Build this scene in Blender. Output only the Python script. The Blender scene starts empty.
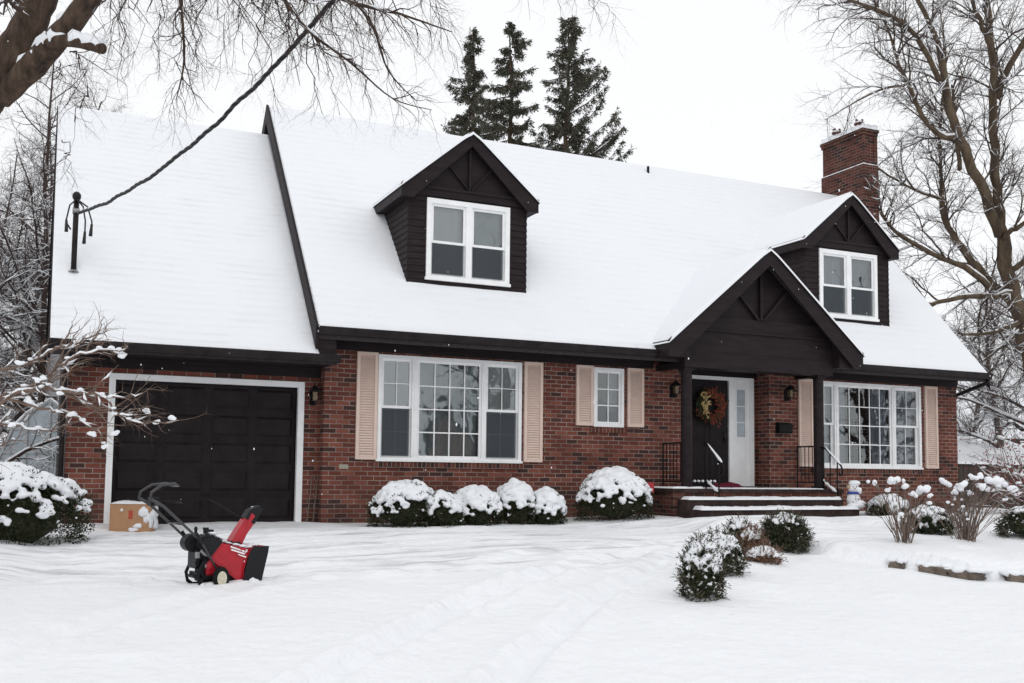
import bpy, bmesh, math, random
import numpy as np
from mathutils import Vector, noise, Matrix
R_ = math.radians
scn = bpy.context.scene
C = scn.collection
PI = math.pi

# ------------------------------------------------------------------ camera
CAM = Vector((-4.1782, -16.2299, 0.8341))
FW = Vector((0.41777656, 0.90538623, 0.07575306)); RT = Vector((0.90757409, -0.41973786, 0.01137508)); UP = Vector((-0.04209527, -0.06399927, 0.99706172))
FPX, PX, PY = 1029.354, 511.424, 394.067
def W(u, v, D):                       # a point in the world, D metres ahead of the viewpoint
    return CAM + D*(FW + RT*((u-PX)/FPX) - UP*((v-PY)/FPX))
cd = bpy.data.cameras.new('camera'); cam = bpy.data.objects.new('camera', cd); C.objects.link(cam); scn.camera = cam
M3 = Matrix((RT, UP, -FW)).transposed()
cam.matrix_world = Matrix.Translation(CAM) @ M3.to_4x4()
cd.sensor_width = 36; cd.lens = FPX/1024*36
cd.shift_x = (512-PX)/1024; cd.shift_y = (PY-341.5)/1024
cd.clip_start = .05; cd.clip_end = 2000

# ------------------------------------------------------------------ light
w = bpy.data.worlds.new('World'); scn.world = w; w.use_nodes = True
nt = w.node_tree; nt.nodes.clear()
out = nt.nodes.new('ShaderNodeOutputWorld'); bg = nt.nodes.new('ShaderNodeBackground'); sky = nt.nodes.new('ShaderNodeTexSky')
sky.sky_type = 'NISHITA'; sky.sun_disc = False; sky.sun_elevation = R_(48); sky.sun_rotation = R_(205); sky.dust_density = 4
hs = nt.nodes.new('ShaderNodeHueSaturation'); hs.inputs['Saturation'].default_value = .12
mx = nt.nodes.new('ShaderNodeMix'); mx.data_type = 'RGBA'; mx.inputs[0].default_value = .9; mx.inputs[7].default_value = (10.6, 10.75, 11.0, 1)   # the even cloud deck
nt.links.new(sky.outputs[0], hs.inputs['Color']); nt.links.new(hs.outputs[0], mx.inputs[6]); nt.links.new(mx.outputs[2], bg.inputs[0])
bg.inputs[1].default_value = .1; nt.links.new(bg.outputs[0], out.inputs[0])
sd = bpy.data.lights.new('sun', 'SUN'); so = bpy.data.objects.new('sun', sd); C.objects.link(so)
sd.energy = .3; sd.angle = R_(25); sd.color = (1, .97, .93)
so.rotation_euler = (R_(42), 0, R_(-25)); so.location = (0, -20, 30)
vs = scn.view_settings; vs.view_transform = 'Standard'; vs.look = 'None'; vs.exposure = 0.0; vs.gamma = 1
scn.cycles.max_bounces = 8; scn.cycles.transparent_max_bounces = 24; scn.cycles.caustics_reflective = False; scn.cycles.caustics_refractive = False

# ------------------------------------------------------------------ materials
def lin(c): return tuple((x/255/12.92 if x/255 <= .04045 else ((x/255+.055)/1.055)**2.4) for x in c)
def mat(name, col, rough=.7, metal=0, bump=0, bscale=30, var=0, vscale=6, spec=.5, col2=None, detail=4, stretch=None):
    m = bpy.data.materials.new(name); m.use_nodes = True; n = m.node_tree; b = n.nodes['Principled BSDF']
    b.inputs['Base Color'].default_value = (*col, 1); b.inputs['Roughness'].default_value = rough; b.inputs['Metallic'].default_value = metal
    b.inputs['Specular IOR Level'].default_value = spec
    tc = n.nodes.new('ShaderNodeTexCoord'); src = tc.outputs['Object']
    if stretch:
        mp = n.nodes.new('ShaderNodeMapping'); mp.inputs['Scale'].default_value = stretch; n.links.new(src, mp.inputs[0]); src = mp.outputs[0]
    if var or col2:
        t = n.nodes.new('ShaderNodeTexNoise'); t.inputs['Scale'].default_value = vscale; t.inputs['Detail'].default_value = detail; t.inputs['Roughness'].default_value = .65
        n.links.new(src, t.inputs[0]); r = n.nodes.new('ShaderNodeValToRGB')
        c2 = col2 if col2 else tuple(min(1, x*(1+var)) for x in col); c1 = col if col2 else tuple(x*(1-var) for x in col)
        r.color_ramp.elements[0].position = .35; r.color_ramp.elements[1].position = .65
        r.color_ramp.elements[0].color = (*c1, 1); r.color_ramp.elements[1].color = (*c2, 1)
        n.links.new(t.outputs[0], r.inputs[0]); n.links.new(r.outputs[0], b.inputs['Base Color'])
    if bump:
        t = n.nodes.new('ShaderNodeTexNoise'); t.inputs['Scale'].default_value = bscale; t.inputs['Detail'].default_value = 5
        n.links.new(src, t.inputs[0]); bp = n.nodes.new('ShaderNodeBump'); bp.inputs['Strength'].default_value = 1; bp.inputs['Distance'].default_value = bump
        n.links.new(t.outputs[0], bp.inputs['Height']); n.links.new(bp.outputs[0], b.inputs['Normal'])
    return m

def brick_mat(name, rowlock=False, dark=1.0, bw=.215, rh=.0755):
    m = bpy.data.materials.new(name); m.use_nodes = True; n = m.node_tree; L = n.links.new; b = n.nodes['Principled BSDF']
    b.inputs['Roughness'].default_value = .85; b.inputs['Specular IOR Level'].default_value = .25
    tc = n.nodes.new('ShaderNodeTexCoord'); sp = n.nodes.new('ShaderNodeSeparateXYZ'); L(tc.outputs['Object'], sp.inputs[0])
    ad = n.nodes.new('ShaderNodeMath'); L(sp.outputs[0], ad.inputs[0]); L(sp.outputs[1], ad.inputs[1])
    cb = n.nodes.new('ShaderNodeCombineXYZ'); L(ad.outputs[0], cb.inputs[0]); L(sp.outputs[2], cb.inputs[1])
    # slightly uneven joints
    wn = n.nodes.new('ShaderNodeTexNoise'); wn.inputs['Scale'].default_value = 9; L(cb.outputs[0], wn.inputs[0])
    wm = n.nodes.new('ShaderNodeVectorMath'); wm.operation = 'SCALE'; wm.inputs['Scale'].default_value = .012; L(wn.outputs['Color'], wm.inputs[0])
    wa = n.nodes.new('ShaderNodeVectorMath'); wa.operation = 'ADD'; L(cb.outputs[0], wa.inputs[0]); L(wm.outputs[0], wa.inputs[1])
    bt = n.nodes.new('ShaderNodeTexBrick'); L(wa.outputs[0], bt.inputs[0])
    bt.inputs['Color1'].default_value = (0, 0, 0, 1); bt.inputs['Color2'].default_value = (1, 1, 1, 1); bt.inputs['Mortar'].default_value = (.5, .5, .5, 1)
    bt.inputs['Scale'].default_value = 1; bt.inputs['Mortar Size'].default_value = .0062; bt.inputs['Mortar Smooth'].default_value = .15
    bt.inputs['Brick Width'].default_value = .075 if rowlock else bw; bt.inputs['Row Height'].default_value = .30 if rowlock else rh
    if rowlock: bt.offset = 0
    bt.inputs['Bias'].default_value = 0
    cr = n.nodes.new('ShaderNodeValToRGB'); e = cr.color_ramp; e.interpolation = 'CONSTANT'
    cols = [(.0, (.058, .027, .023)), (.13, (.135, .040, .028)), (.34, (.178, .055, .038)), (.52, (.118, .039, .028)), (.66, (.205, .070, .048)), (.80, (.14, .043, .028)), (.93, (.075, .032, .028))]
    e.elements[0].position = 0; e.elements[0].color = (*[x*dark for x in cols[0][1]], 1); e.elements[1].position = cols[1][0]; e.elements[1].color = (*[x*dark for x in cols[1][1]], 1)
    for p, c in cols[2:]:
        q = e.elements.new(p); q.color = (*[x*dark for x in c], 1)
    L(bt.outputs['Color'], cr.inputs[0])
    n2 = n.nodes.new('ShaderNodeTexNoise'); n2.inputs['Scale'].default_value = 2.2; n2.inputs['Detail'].default_value = 6; L(cb.outputs[0], n2.inputs[0])
    r2 = n.nodes.new('ShaderNodeMapRange'); r2.inputs[3].default_value = .72; r2.inputs[4].default_value = 1.22; L(n2.outputs[0], r2.inputs[0])
    n3 = n.nodes.new('ShaderNodeTexNoise'); n3.inputs['Scale'].default_value = 60; n3.inputs['Detail'].default_value = 3; L(cb.outputs[0], n3.inputs[0])
    r3 = n.nodes.new('ShaderNodeMapRange'); r3.inputs[3].default_value = .75; r3.inputs[4].default_value = 1.25; L(n3.outputs[0], r3.inputs[0])
    mm = n.nodes.new('ShaderNodeMath'); mm.operation = 'MULTIPLY'; L(r2.outputs[0], mm.inputs[0]); L(r3.outputs[0], mm.inputs[1])
    ms = n.nodes.new('ShaderNodeVectorMath'); ms.operation = 'SCALE'; L(cr.outputs[0], ms.inputs[0]); L(mm.outputs[0], ms.inputs['Scale'])
    mo = n.nodes.new('ShaderNodeValToRGB'); mo.color_ramp.elements[0].color = (.17*dark, .125*dark, .11*dark, 1); mo.color_ramp.elements[1].color = (.35*dark, .285*dark, .25*dark, 1); mo.color_ramp.elements[0].position = .35; mo.color_ramp.elements[1].position = .62
    L(n2.outputs[0], mo.inputs[0])
    mi = n.nodes.new('ShaderNodeMix'); mi.data_type = 'RGBA'; L(bt.outputs['Fac'], mi.inputs[0]); L(ms.outputs[0], mi.inputs[6]); L(mo.outputs[0], mi.inputs[7]); 
    # pale salt and damp stains low on the wall
    zr = n.nodes.new('ShaderNodeMapRange'); zr.inputs[1].default_value = .75; zr.inputs[2].default_value = .0; zr.inputs[3].default_value = 0; zr.inputs[4].default_value = 1; L(sp.outputs[2], zr.inputs[0])
    n4 = n.nodes.new('ShaderNodeTexNoise'); n4.inputs['Scale'].default_value = 1.3; n4.inputs['Detail'].default_value = 7; n4.inputs['Roughness'].default_value = .7; L(cb.outputs[0], n4.inputs[0])
    r4 = n.nodes.new('ShaderNodeMapRange'); r4.inputs[1].default_value = .40; r4.inputs[2].default_value = .70; r4.inputs[4].default_value = .75; L(n4.outputs[0], r4.inputs[0])
    m4 = n.nodes.new('ShaderNodeMath'); m4.operation = 'MULTIPLY'; L(zr.outputs[0], m4.inputs[0]); L(r4.outputs[0], m4.inputs[1])
    mj = n.nodes.new('ShaderNodeMix'); mj.data_type = 'RGBA'; mj.inputs[7].default_value = (.14*dark, .095*dark, .075*dark, 1); L(m4.outputs[0], mj.inputs[0]); L(mi.outputs[2], mj.inputs[6]); L(mj.outputs[2], b.inputs['Base Color'])
    iv = n.nodes.new('ShaderNodeMath'); iv.operation = 'MULTIPLY_ADD'; iv.inputs[1].default_value = -1; iv.inputs[2].default_value = 1; L(bt.outputs['Fac'], iv.inputs[0])
    i2 = n.nodes.new('ShaderNodeMath'); i2.operation = 'MULTIPLY_ADD'; i2.inputs[1].default_value = .35; L(n3.outputs[0], i2.inputs[0]); L(iv.outputs[0], i2.inputs[2])
    bp = n.nodes.new('ShaderNodeBump'); bp.inputs['Distance'].default_value = .006; bp.inputs['Strength'].default_value = .9; L(i2.outputs[0], bp.inputs['Height']); L(bp.outputs[0], b.inputs['Normal'])
    return m

def snow_mat(name, ripple=None, bump=.012, bscale=7, col=(.825, .84, .865)):
    m = bpy.data.materials.new(name); m.use_nodes = True; n = m.node_tree; L = n.links.new; b = n.nodes['Principled BSDF']
    b.inputs['Base Color'].default_value = (*col, 1); b.inputs['Roughness'].default_value = .65; b.inputs['Specular IOR Level'].default_value = .2
    tc = n.nodes.new('ShaderNodeTexCoord')
    t = n.nodes.new('ShaderNodeTexNoise'); t.inputs['Scale'].default_value = bscale; t.inputs['Detail'].default_value = 6; t.inputs['Roughness'].default_value = .55; L(tc.outputs['Object'], t.inputs[0])
    bp = n.nodes.new('ShaderNodeBump'); bp.inputs['Strength'].default_value = 1; bp.inputs['Distance'].default_value = bump; L(t.outputs[0], bp.inputs['Height'])
    last = bp
    if ripple:
        sp = n.nodes.new('ShaderNodeSeparateXYZ'); L(tc.outputs['Object'], sp.inputs[0])
        wn = n.nodes.new('ShaderNodeTexNoise'); wn.inputs['Scale'].default_value = .8; wn.inputs['Detail'].default_value = 3; L(tc.outputs['Object'], wn.inputs[0])
        a = n.nodes.new('ShaderNodeMath'); a.operation = 'MULTIPLY_ADD'; a.inputs[1].default_value = 1/ripple; L(sp.outputs[2], a.inputs[0])
        q = n.nodes.new('ShaderNodeMath'); q.operation = 'MULTIPLY'; q.inputs[1].default_value = .8; L(wn.outputs[0], q.inputs[0]); L(q.outputs[0], a.inputs[2])
        f = n.nodes.new('ShaderNodeMath'); f.operation = 'FRACT'; L(a.outputs[0], f.inputs[0])
        sm = n.nodes.new('ShaderNodeMapRange'); sm.interpolation_type = 'SMOOTHSTEP'; sm.inputs[1].default_value = 0; sm.inputs[2].default_value = .45; L(f.outputs[0], sm.inputs[0])
        s2 = n.nodes.new('ShaderNodeMapRange'); s2.interpolation_type = 'LINEAR'; s2.inputs[1].default_value = .45; s2.inputs[2].default_value = 1; s2.inputs[3].default_value = 1; s2.inputs[4].default_value = 0; L(f.outputs[0], s2.inputs[0])
        mm = n.nodes.new('ShaderNodeMath'); mm.operation = 'MULTIPLY'; L(sm.outputs[0], mm.inputs[0]); L(s2.outputs[0], mm.inputs[1])
        n2 = n.nodes.new('ShaderNodeTexNoise'); n2.inputs['Scale'].default_value = 1.6; n2.inputs['Detail'].default_value = 4; L(tc.outputs['Object'], n2.inputs[0])
        r = n.nodes.new('ShaderNodeMapRange'); r.inputs[1].default_value = .30; r.inputs[2].default_value = .70; L(n2.outputs[0], r.inputs[0])
        m3 = n.nodes.new('ShaderNodeMath'); m3.operation = 'MULTIPLY'; L(mm.outputs[0], m3.inputs[0]); L(r.outputs[0], m3.inputs[1])
        b2 = n.nodes.new('ShaderNodeBump'); b2.inputs['Distance'].default_value = .022 if ripple < .14 else .018; b2.inputs['Strength'].default_value = 1; L(m3.outputs[0], b2.inputs['Height']); L(bp.outputs[0], b2.inputs['Normal']); last = b2
    L(last.outputs[0], b.inputs['Normal'])
    return m

def glass_mat():
    m = bpy.data.materials.new('window_glass'); m.use_nodes = True; n = m.node_tree; n.nodes.clear(); L = n.links.new
    o = n.nodes.new('ShaderNodeOutputMaterial'); t = n.nodes.new('ShaderNodeBsdfTransparent'); t.inputs[0].default_value = (.93, .97, .975, 1)
    g = n.nodes.new('ShaderNodeBsdfGlossy'); g.inputs['Roughness'].default_value = .01; g.inputs[0].default_value = (.95, 1, 1, 1)
    fr = n.nodes.new('ShaderNodeFresnel'); fr.inputs[0].default_value = 2.45
    nz = n.nodes.new('ShaderNodeTexNoise'); nz.inputs['Scale'].default_value = 1.6; tc = n.nodes.new('ShaderNodeTexCoord'); L(tc.outputs['Object'], nz.inputs[0])
    bp = n.nodes.new('ShaderNodeBump'); bp.inputs['Distance'].default_value = .004; L(nz.outputs[0], bp.inputs['Height']); L(bp.outputs[0], g.inputs['Normal'])
    mi = n.nodes.new('ShaderNodeMixShader'); L(fr.outputs[0], mi.inputs[0]); L(t.outputs[0], mi.inputs[1]); L(g.outputs[0], mi.inputs[2]); L(mi.outputs[0], o.inputs[0])
    return m
def screen_mat(name, col, fac):
    m = bpy.data.materials.new(name); m.use_nodes = True; n = m.node_tree; n.nodes.clear(); L = n.links.new
    o = n.nodes.new('ShaderNodeOutputMaterial'); t = n.nodes.new('ShaderNodeBsdfTransparent'); d = n.nodes.new('ShaderNodeBsdfDiffuse'); d.inputs[0].default_value = (*col, 1)
    mi = n.nodes.new('ShaderNodeMixShader'); mi.inputs[0].default_value = fac; L(t.outputs[0], mi.inputs[1]); L(d.outputs[0], mi.inputs[2]); L(mi.outputs[0], o.inputs[0])
    return m

M = {}
M['brick'] = brick_mat('brick'); M['rowlock'] = brick_mat('brick_rowlock', True, .75); M['chim'] = brick_mat('chimney_brick', dark=.60, bw=.215, rh=.0755)
M['trim'] = mat('dark_trim_paint', (.0195, .0145, .0162), .55, bump=.002, bscale=14, var=.22, vscale=3, stretch=(.6, 4, 4), spec=.12)
M['siding'] = mat('dark_siding', (.0215, .0155, .0168), .6, bump=.003, bscale=25, var=.3, vscale=5, stretch=(.6, .6, 5), spec=.12)
M['door'] = mat('dark_door_paint', (.017, .0132, .0145), .45, bump=.001, bscale=40, var=.25, vscale=4, spec=.12)
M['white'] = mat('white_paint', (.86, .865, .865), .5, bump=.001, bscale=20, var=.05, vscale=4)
M['shutter'] = mat('tan_shutter_paint', (.70, .545, .465), .6, bump=.001, bscale=30, var=.06, vscale=3)
M['snow'] = snow_mat('snow'); M['roofsnow'] = snow_mat('roof_snow', ripple=.15); M['garagesnow'] = snow_mat('garage_roof_snow', ripple=.13, bump=.01)
M['ground'] = snow_mat('ground_snow', bump=.035, bscale=8, col=(.87, .88, .90))
M['glass'] = glass_mat(); M['screen'] = screen_mat('insect_screen', (.085, .095, .105), .60)
M['curtain'] = mat('sheer_curtain', (.93, .945, .95), .9); M['curtain_blue'] = mat('blue_curtain', (.50, .56, .66), .9); M['curtain_grey'] = mat('grey_curtain', (.52, .60, .61), .9)
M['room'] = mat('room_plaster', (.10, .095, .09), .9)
M['shingle'] = mat('shingle', (.035, .03, .03), .9, bump=.006, bscale=40, var=.3, vscale=20)
M['gutter'] = mat('dark_metal_gutter', (.022, .018, .019), .4, .0, var=.3, vscale=5, spec=.12)
M['black'] = mat('black_metal', (.012, .012, .013), .4, .2, spec=.12)
M['plastic'] = mat('black_plastic', (.018, .018, .02), .45, bump=.001, bscale=60, spec=.12)
M['red'] = mat('red_enamel', (.40, .006, .018), .35, var=.12, vscale=8)
M['rubber'] = mat('rubber', (.014, .014, .014), .85, bump=.003, bscale=60, spec=.12)
M['tube'] = mat('handle_tube_paint', (.05, .05, .052), .3, .3); M['grey'] = mat('grey_metal', (.28, .28, .29), .4, .6, var=.25, vscale=20)
M['cream'] = mat('cream_plastic', (.62, .58, .46), .5)
M['concrete'] = mat('porch_concrete', (.042, .029, .027), .85, bump=.006, bscale=25, var=.35, vscale=5, spec=.12)
M['card'] = mat('cardboard', (.40, .225, .12), .85, bump=.001, bscale=20, var=.08, vscale=8)
M['bark'] = mat('brown_bark', (.105, .072, .052), .95, bump=.045, bscale=9, col2=(.034, .025, .020), vscale=11, stretch=(1, 1, .25), spec=.12)
M['bark_olive'] = mat('olive_bark', (.155, .115, .078), .95, bump=.03, bscale=10, col2=(.07, .052, .038), vscale=6, stretch=(1, 1, .3), spec=.12)
M['twig'] = mat('dark_twig', (.062, .045, .041), .9, var=.3, vscale=3, spec=.12)
M['twig_far'] = mat('grey_twig', (.078, .060, .054), .9, var=.25, vscale=1)
M['twig_right'] = mat('olive_grey_twig', (.085, .066, .056), .9, var=.25, vscale=1, spec=.12); M['twig_tan'] = mat('tan_twig', (.15, .10, .075), .85, var=.25, vscale=8)
M['stem'] = mat('shrub_stem', (.16, .115, .092), .85, var=.3, vscale=9)
M['yew'] = mat('evergreen_leaf', (.014, .022, .012), .6, col2=(.060, .070, .036), vscale=7, spec=.12)
M['boxwood'] = mat('boxwood_leaf', (.014, .020, .011), .6, col2=(.055, .058, .030), vscale=11, spec=.12)
M['brownleaf'] = mat('dry_leaf', (.12, .055, .035), .8, col2=(.22, .13, .08), vscale=11)
M['spruce'] = mat('spruce_needles', (.070, .072, .054), .8, col2=(.13, .122, .095), vscale=1.3, spec=.12)
M['stone'] = mat('edging_stone', (.21, .165, .13), .9, bump=.03, bscale=9, col2=(.07, .055, .046), vscale=4)
M['fence'] = mat('weathered_fence_wood', (.055, .042, .034), .9, bump=.004, bscale=20, var=.35, vscale=2, stretch=(6, 6, .6))
M['amber'] = mat('amber_glass', (.15, .10, .045), .25); M['burgundy'] = mat('burgundy_mat', (.13, .02, .035), .95, bump=.004, bscale=80, spec=.12)
M['clay'] = mat('clay_pot', (.11, .05, .042), .85, var=.3, vscale=9)
M['leaf_orange'] = mat('orange_leaf', (.24, .055, .02), .8, col2=(.12, .012, .012), vscale=22); M['ribbon'] = mat('tan_ribbon', (.50, .36, .15), .6, var=.25, vscale=20)
M['berry'] = mat('red_berry', (.25, .03, .025), .5); M['blue'] = mat('blue_fabric', (.035, .06, .32), .8); M['orange'] = mat('orange_felt', (.45, .33, .22), .8)
M['pumpkin'] = mat('white_felt', (.78, .78, .79), .9, bump=.003, bscale=60)
M['farbrick'] = brick_mat('neighbour_brick', dark=1.25); M['greyframe'] = mat('grey_frame', (.40, .42, .43), .6, var=.1); M['frost'] = mat('frosted_glass', (.40, .45, .49), .3, var=.2, vscale=2)
M['cable'] = mat('black_cable', (.012, .012, .013), .6); M['wood'] = mat('grey_stake_wood', (.16, .12, .10), .9, var=.2)

def grey_streaks(m):
    # snow colour mixed to grey in long noise streaks along the drive
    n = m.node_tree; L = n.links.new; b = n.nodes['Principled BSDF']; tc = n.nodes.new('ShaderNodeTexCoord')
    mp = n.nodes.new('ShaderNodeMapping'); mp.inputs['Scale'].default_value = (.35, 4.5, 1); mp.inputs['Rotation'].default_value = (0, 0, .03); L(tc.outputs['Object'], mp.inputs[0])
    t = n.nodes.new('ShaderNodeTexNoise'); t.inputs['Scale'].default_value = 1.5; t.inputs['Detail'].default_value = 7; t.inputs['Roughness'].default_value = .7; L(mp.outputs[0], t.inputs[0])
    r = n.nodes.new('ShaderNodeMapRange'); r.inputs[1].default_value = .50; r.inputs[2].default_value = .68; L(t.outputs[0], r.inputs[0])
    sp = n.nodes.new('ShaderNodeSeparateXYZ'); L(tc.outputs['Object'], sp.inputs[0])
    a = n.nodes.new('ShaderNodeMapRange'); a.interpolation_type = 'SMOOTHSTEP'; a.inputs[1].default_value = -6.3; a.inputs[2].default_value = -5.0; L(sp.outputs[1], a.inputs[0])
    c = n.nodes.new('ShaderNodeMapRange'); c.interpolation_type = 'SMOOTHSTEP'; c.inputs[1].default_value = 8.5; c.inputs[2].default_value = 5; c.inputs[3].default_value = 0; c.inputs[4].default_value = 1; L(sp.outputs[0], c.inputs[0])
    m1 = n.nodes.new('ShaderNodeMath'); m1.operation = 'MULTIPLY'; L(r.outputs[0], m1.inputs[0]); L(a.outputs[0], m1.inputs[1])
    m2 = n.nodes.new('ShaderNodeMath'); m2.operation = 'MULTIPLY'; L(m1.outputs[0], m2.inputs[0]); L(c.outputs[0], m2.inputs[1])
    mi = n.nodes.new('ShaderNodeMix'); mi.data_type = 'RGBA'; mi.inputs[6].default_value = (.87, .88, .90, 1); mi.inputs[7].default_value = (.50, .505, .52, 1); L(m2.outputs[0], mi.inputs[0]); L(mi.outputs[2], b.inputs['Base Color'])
grey_streaks(M['ground'])

# ------------------------------------------------------------------ mesh tools
class MB:
    def __init__(s): s.v = []; s.f = []
    def box(s, x0, x1, y0, y1, z0, z1):
        b = len(s.v); s.v += [(x, y, z) for x in (x0, x1) for y in (y0, y1) for z in (z0, z1)]
        s.f += [tuple(b+i for i in q) for q in ((0, 1, 3, 2), (4, 6, 7, 5), (0, 4, 5, 1), (2, 3, 7, 6), (0, 2, 6, 4), (1, 5, 7, 3))]; return s
    def prism(s, pts, d):                  # polygon (3D points) extruded by vector d
        b = len(s.v); n = len(pts); d = Vector(d); s.v += [tuple(Vector(p)) for p in pts] + [tuple(Vector(p)+d) for p in pts]
        s.f += [tuple(range(b, b+n)), tuple(range(b+2*n-1, b+n-1, -1))] + [(b+i, b+n+i, b+n+(i+1) % n, b+(i+1) % n) for i in range(n)]; return s
    def tube(s, pts, rad, n=6, cap=True):
        pts = [Vector(p) for p in pts]; k = len(pts)
        if k < 2: return s
        if not hasattr(rad, '__len__'): rad = [rad]*k
        b = len(s.v); ref = None
        for i, p in enumerate(pts):
            t = (pts[min(i+1, k-1)]-pts[max(i-1, 0)])
            if t.length < 1e-9: t = Vector((0, 0, 1))
            t.normalize()
            if ref is None: ref = t.orthogonal().normalized()
            else:
                ref = ref - t*ref.dot(t)
                ref = ref.normalized() if ref.length > 1e-6 else t.orthogonal().normalized()
            o = t.cross(ref)
            for j in range(n):
                a = 2*PI*j/n; q = p + (ref*math.cos(a)+o*math.sin(a))*rad[i]; s.v.append((q.x, q.y, q.z))
        for i in range(k-1):
            for j in range(n):
                s.f.append((b+i*n+j, b+i*n+(j+1) % n, b+(i+1)*n+(j+1) % n, b+(i+1)*n+j))
        if cap: s.f.append(tuple(range(b+n-1, b-1, -1))); s.f.append(tuple(range(b+(k-1)*n, b+k*n)))
        return s
    def ico(s, c, r, rx=1, ry=1, rz=1, jit=0, rng=random):
        b = len(s.v); c = Vector(c)
        sd_ = rng.random()*100
        for v in ICO[0]:
            k = 1 + (jit*noise.noise(Vector(v)*1.6+Vector((sd_, 0, 0))) if jit else 0)
            s.v.append((c.x+v[0]*r*rx*k, c.y+v[1]*r*ry*k, c.z+v[2]*r*rz*k))
        s.f += [tuple(b+i for i in q) for q in ICO[1]]; return s
    def quadleaf(s, p, d, nrm, l, wd):
        d = d.normalized(); sdir = d.cross(nrm)
        sdir = sdir.normalized() if sdir.length > 1e-6 else d.orthogonal().normalized()
        b = len(s.v); a = p+d*l*.5
        s.v += [tuple(p), tuple(a+sdir*wd*.5), tuple(p+d*l), tuple(a-sdir*wd*.5)]; s.f.append((b, b+1, b+2, b+3)); return s
    def build(s, name, m, parent=None, smooth=False, world=True, mods=None, fix=False):
        me = bpy.data.meshes.new(name); v = s.v
        if parent is not None and world:
            r = root_of(parent); inv = r.matrix_basis.inverted()
            a = np.array(v, dtype=float); mi = np.array(inv); a = a@mi[:3, :3].T+mi[:3, 3]; v = a.tolist()
        me.from_pydata(v, [], s.f)
        if fix:
            bm = bmesh.new(); bm.from_mesh(me); bmesh.ops.recalc_face_normals(bm, faces=bm.faces); bm.to_mesh(me); bm.free()
        if m is not None: me.materials.append(m)
        if smooth: me.polygons.foreach_set('use_smooth', [True]*len(me.polygons))
        me.update(); o = bpy.data.objects.new(name, me); C.objects.link(o)
        if parent is not None: o.parent = parent
        return o
def root_of(o):
    while o.parent: o = o.parent
    return o
bm_ = bmesh.new(); bmesh.ops.create_icosphere(bm_, subdivisions=2, radius=1); ICO = ([tuple(v.co) for v in bm_.verts], [tuple(v.index for v in f.verts) for f in bm_.faces]); bm_.free()
def thing(name, loc, rz=0, label=None, cat=None, group=None):
    o = bpy.data.objects.new(name, None); C.objects.link(o); o.location = loc; o.rotation_euler = (0, 0, rz); o.empty_display_size = .2
    o.matrix_basis = Matrix.Translation(loc) @ Matrix.Rotation(rz, 4, 'Z')
    tag(o, label, cat, group); return o
def tag(o, label=None, cat=None, group=None, kind=None):
    if label: o['label'] = label
    if cat: o['category'] = cat
    if group: o['group'] = group
    if kind: o['kind'] = kind
    return o
def part_(name, parent):
    o = bpy.data.objects.new(name, None); C.objects.link(o); o.parent = parent; return o

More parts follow.
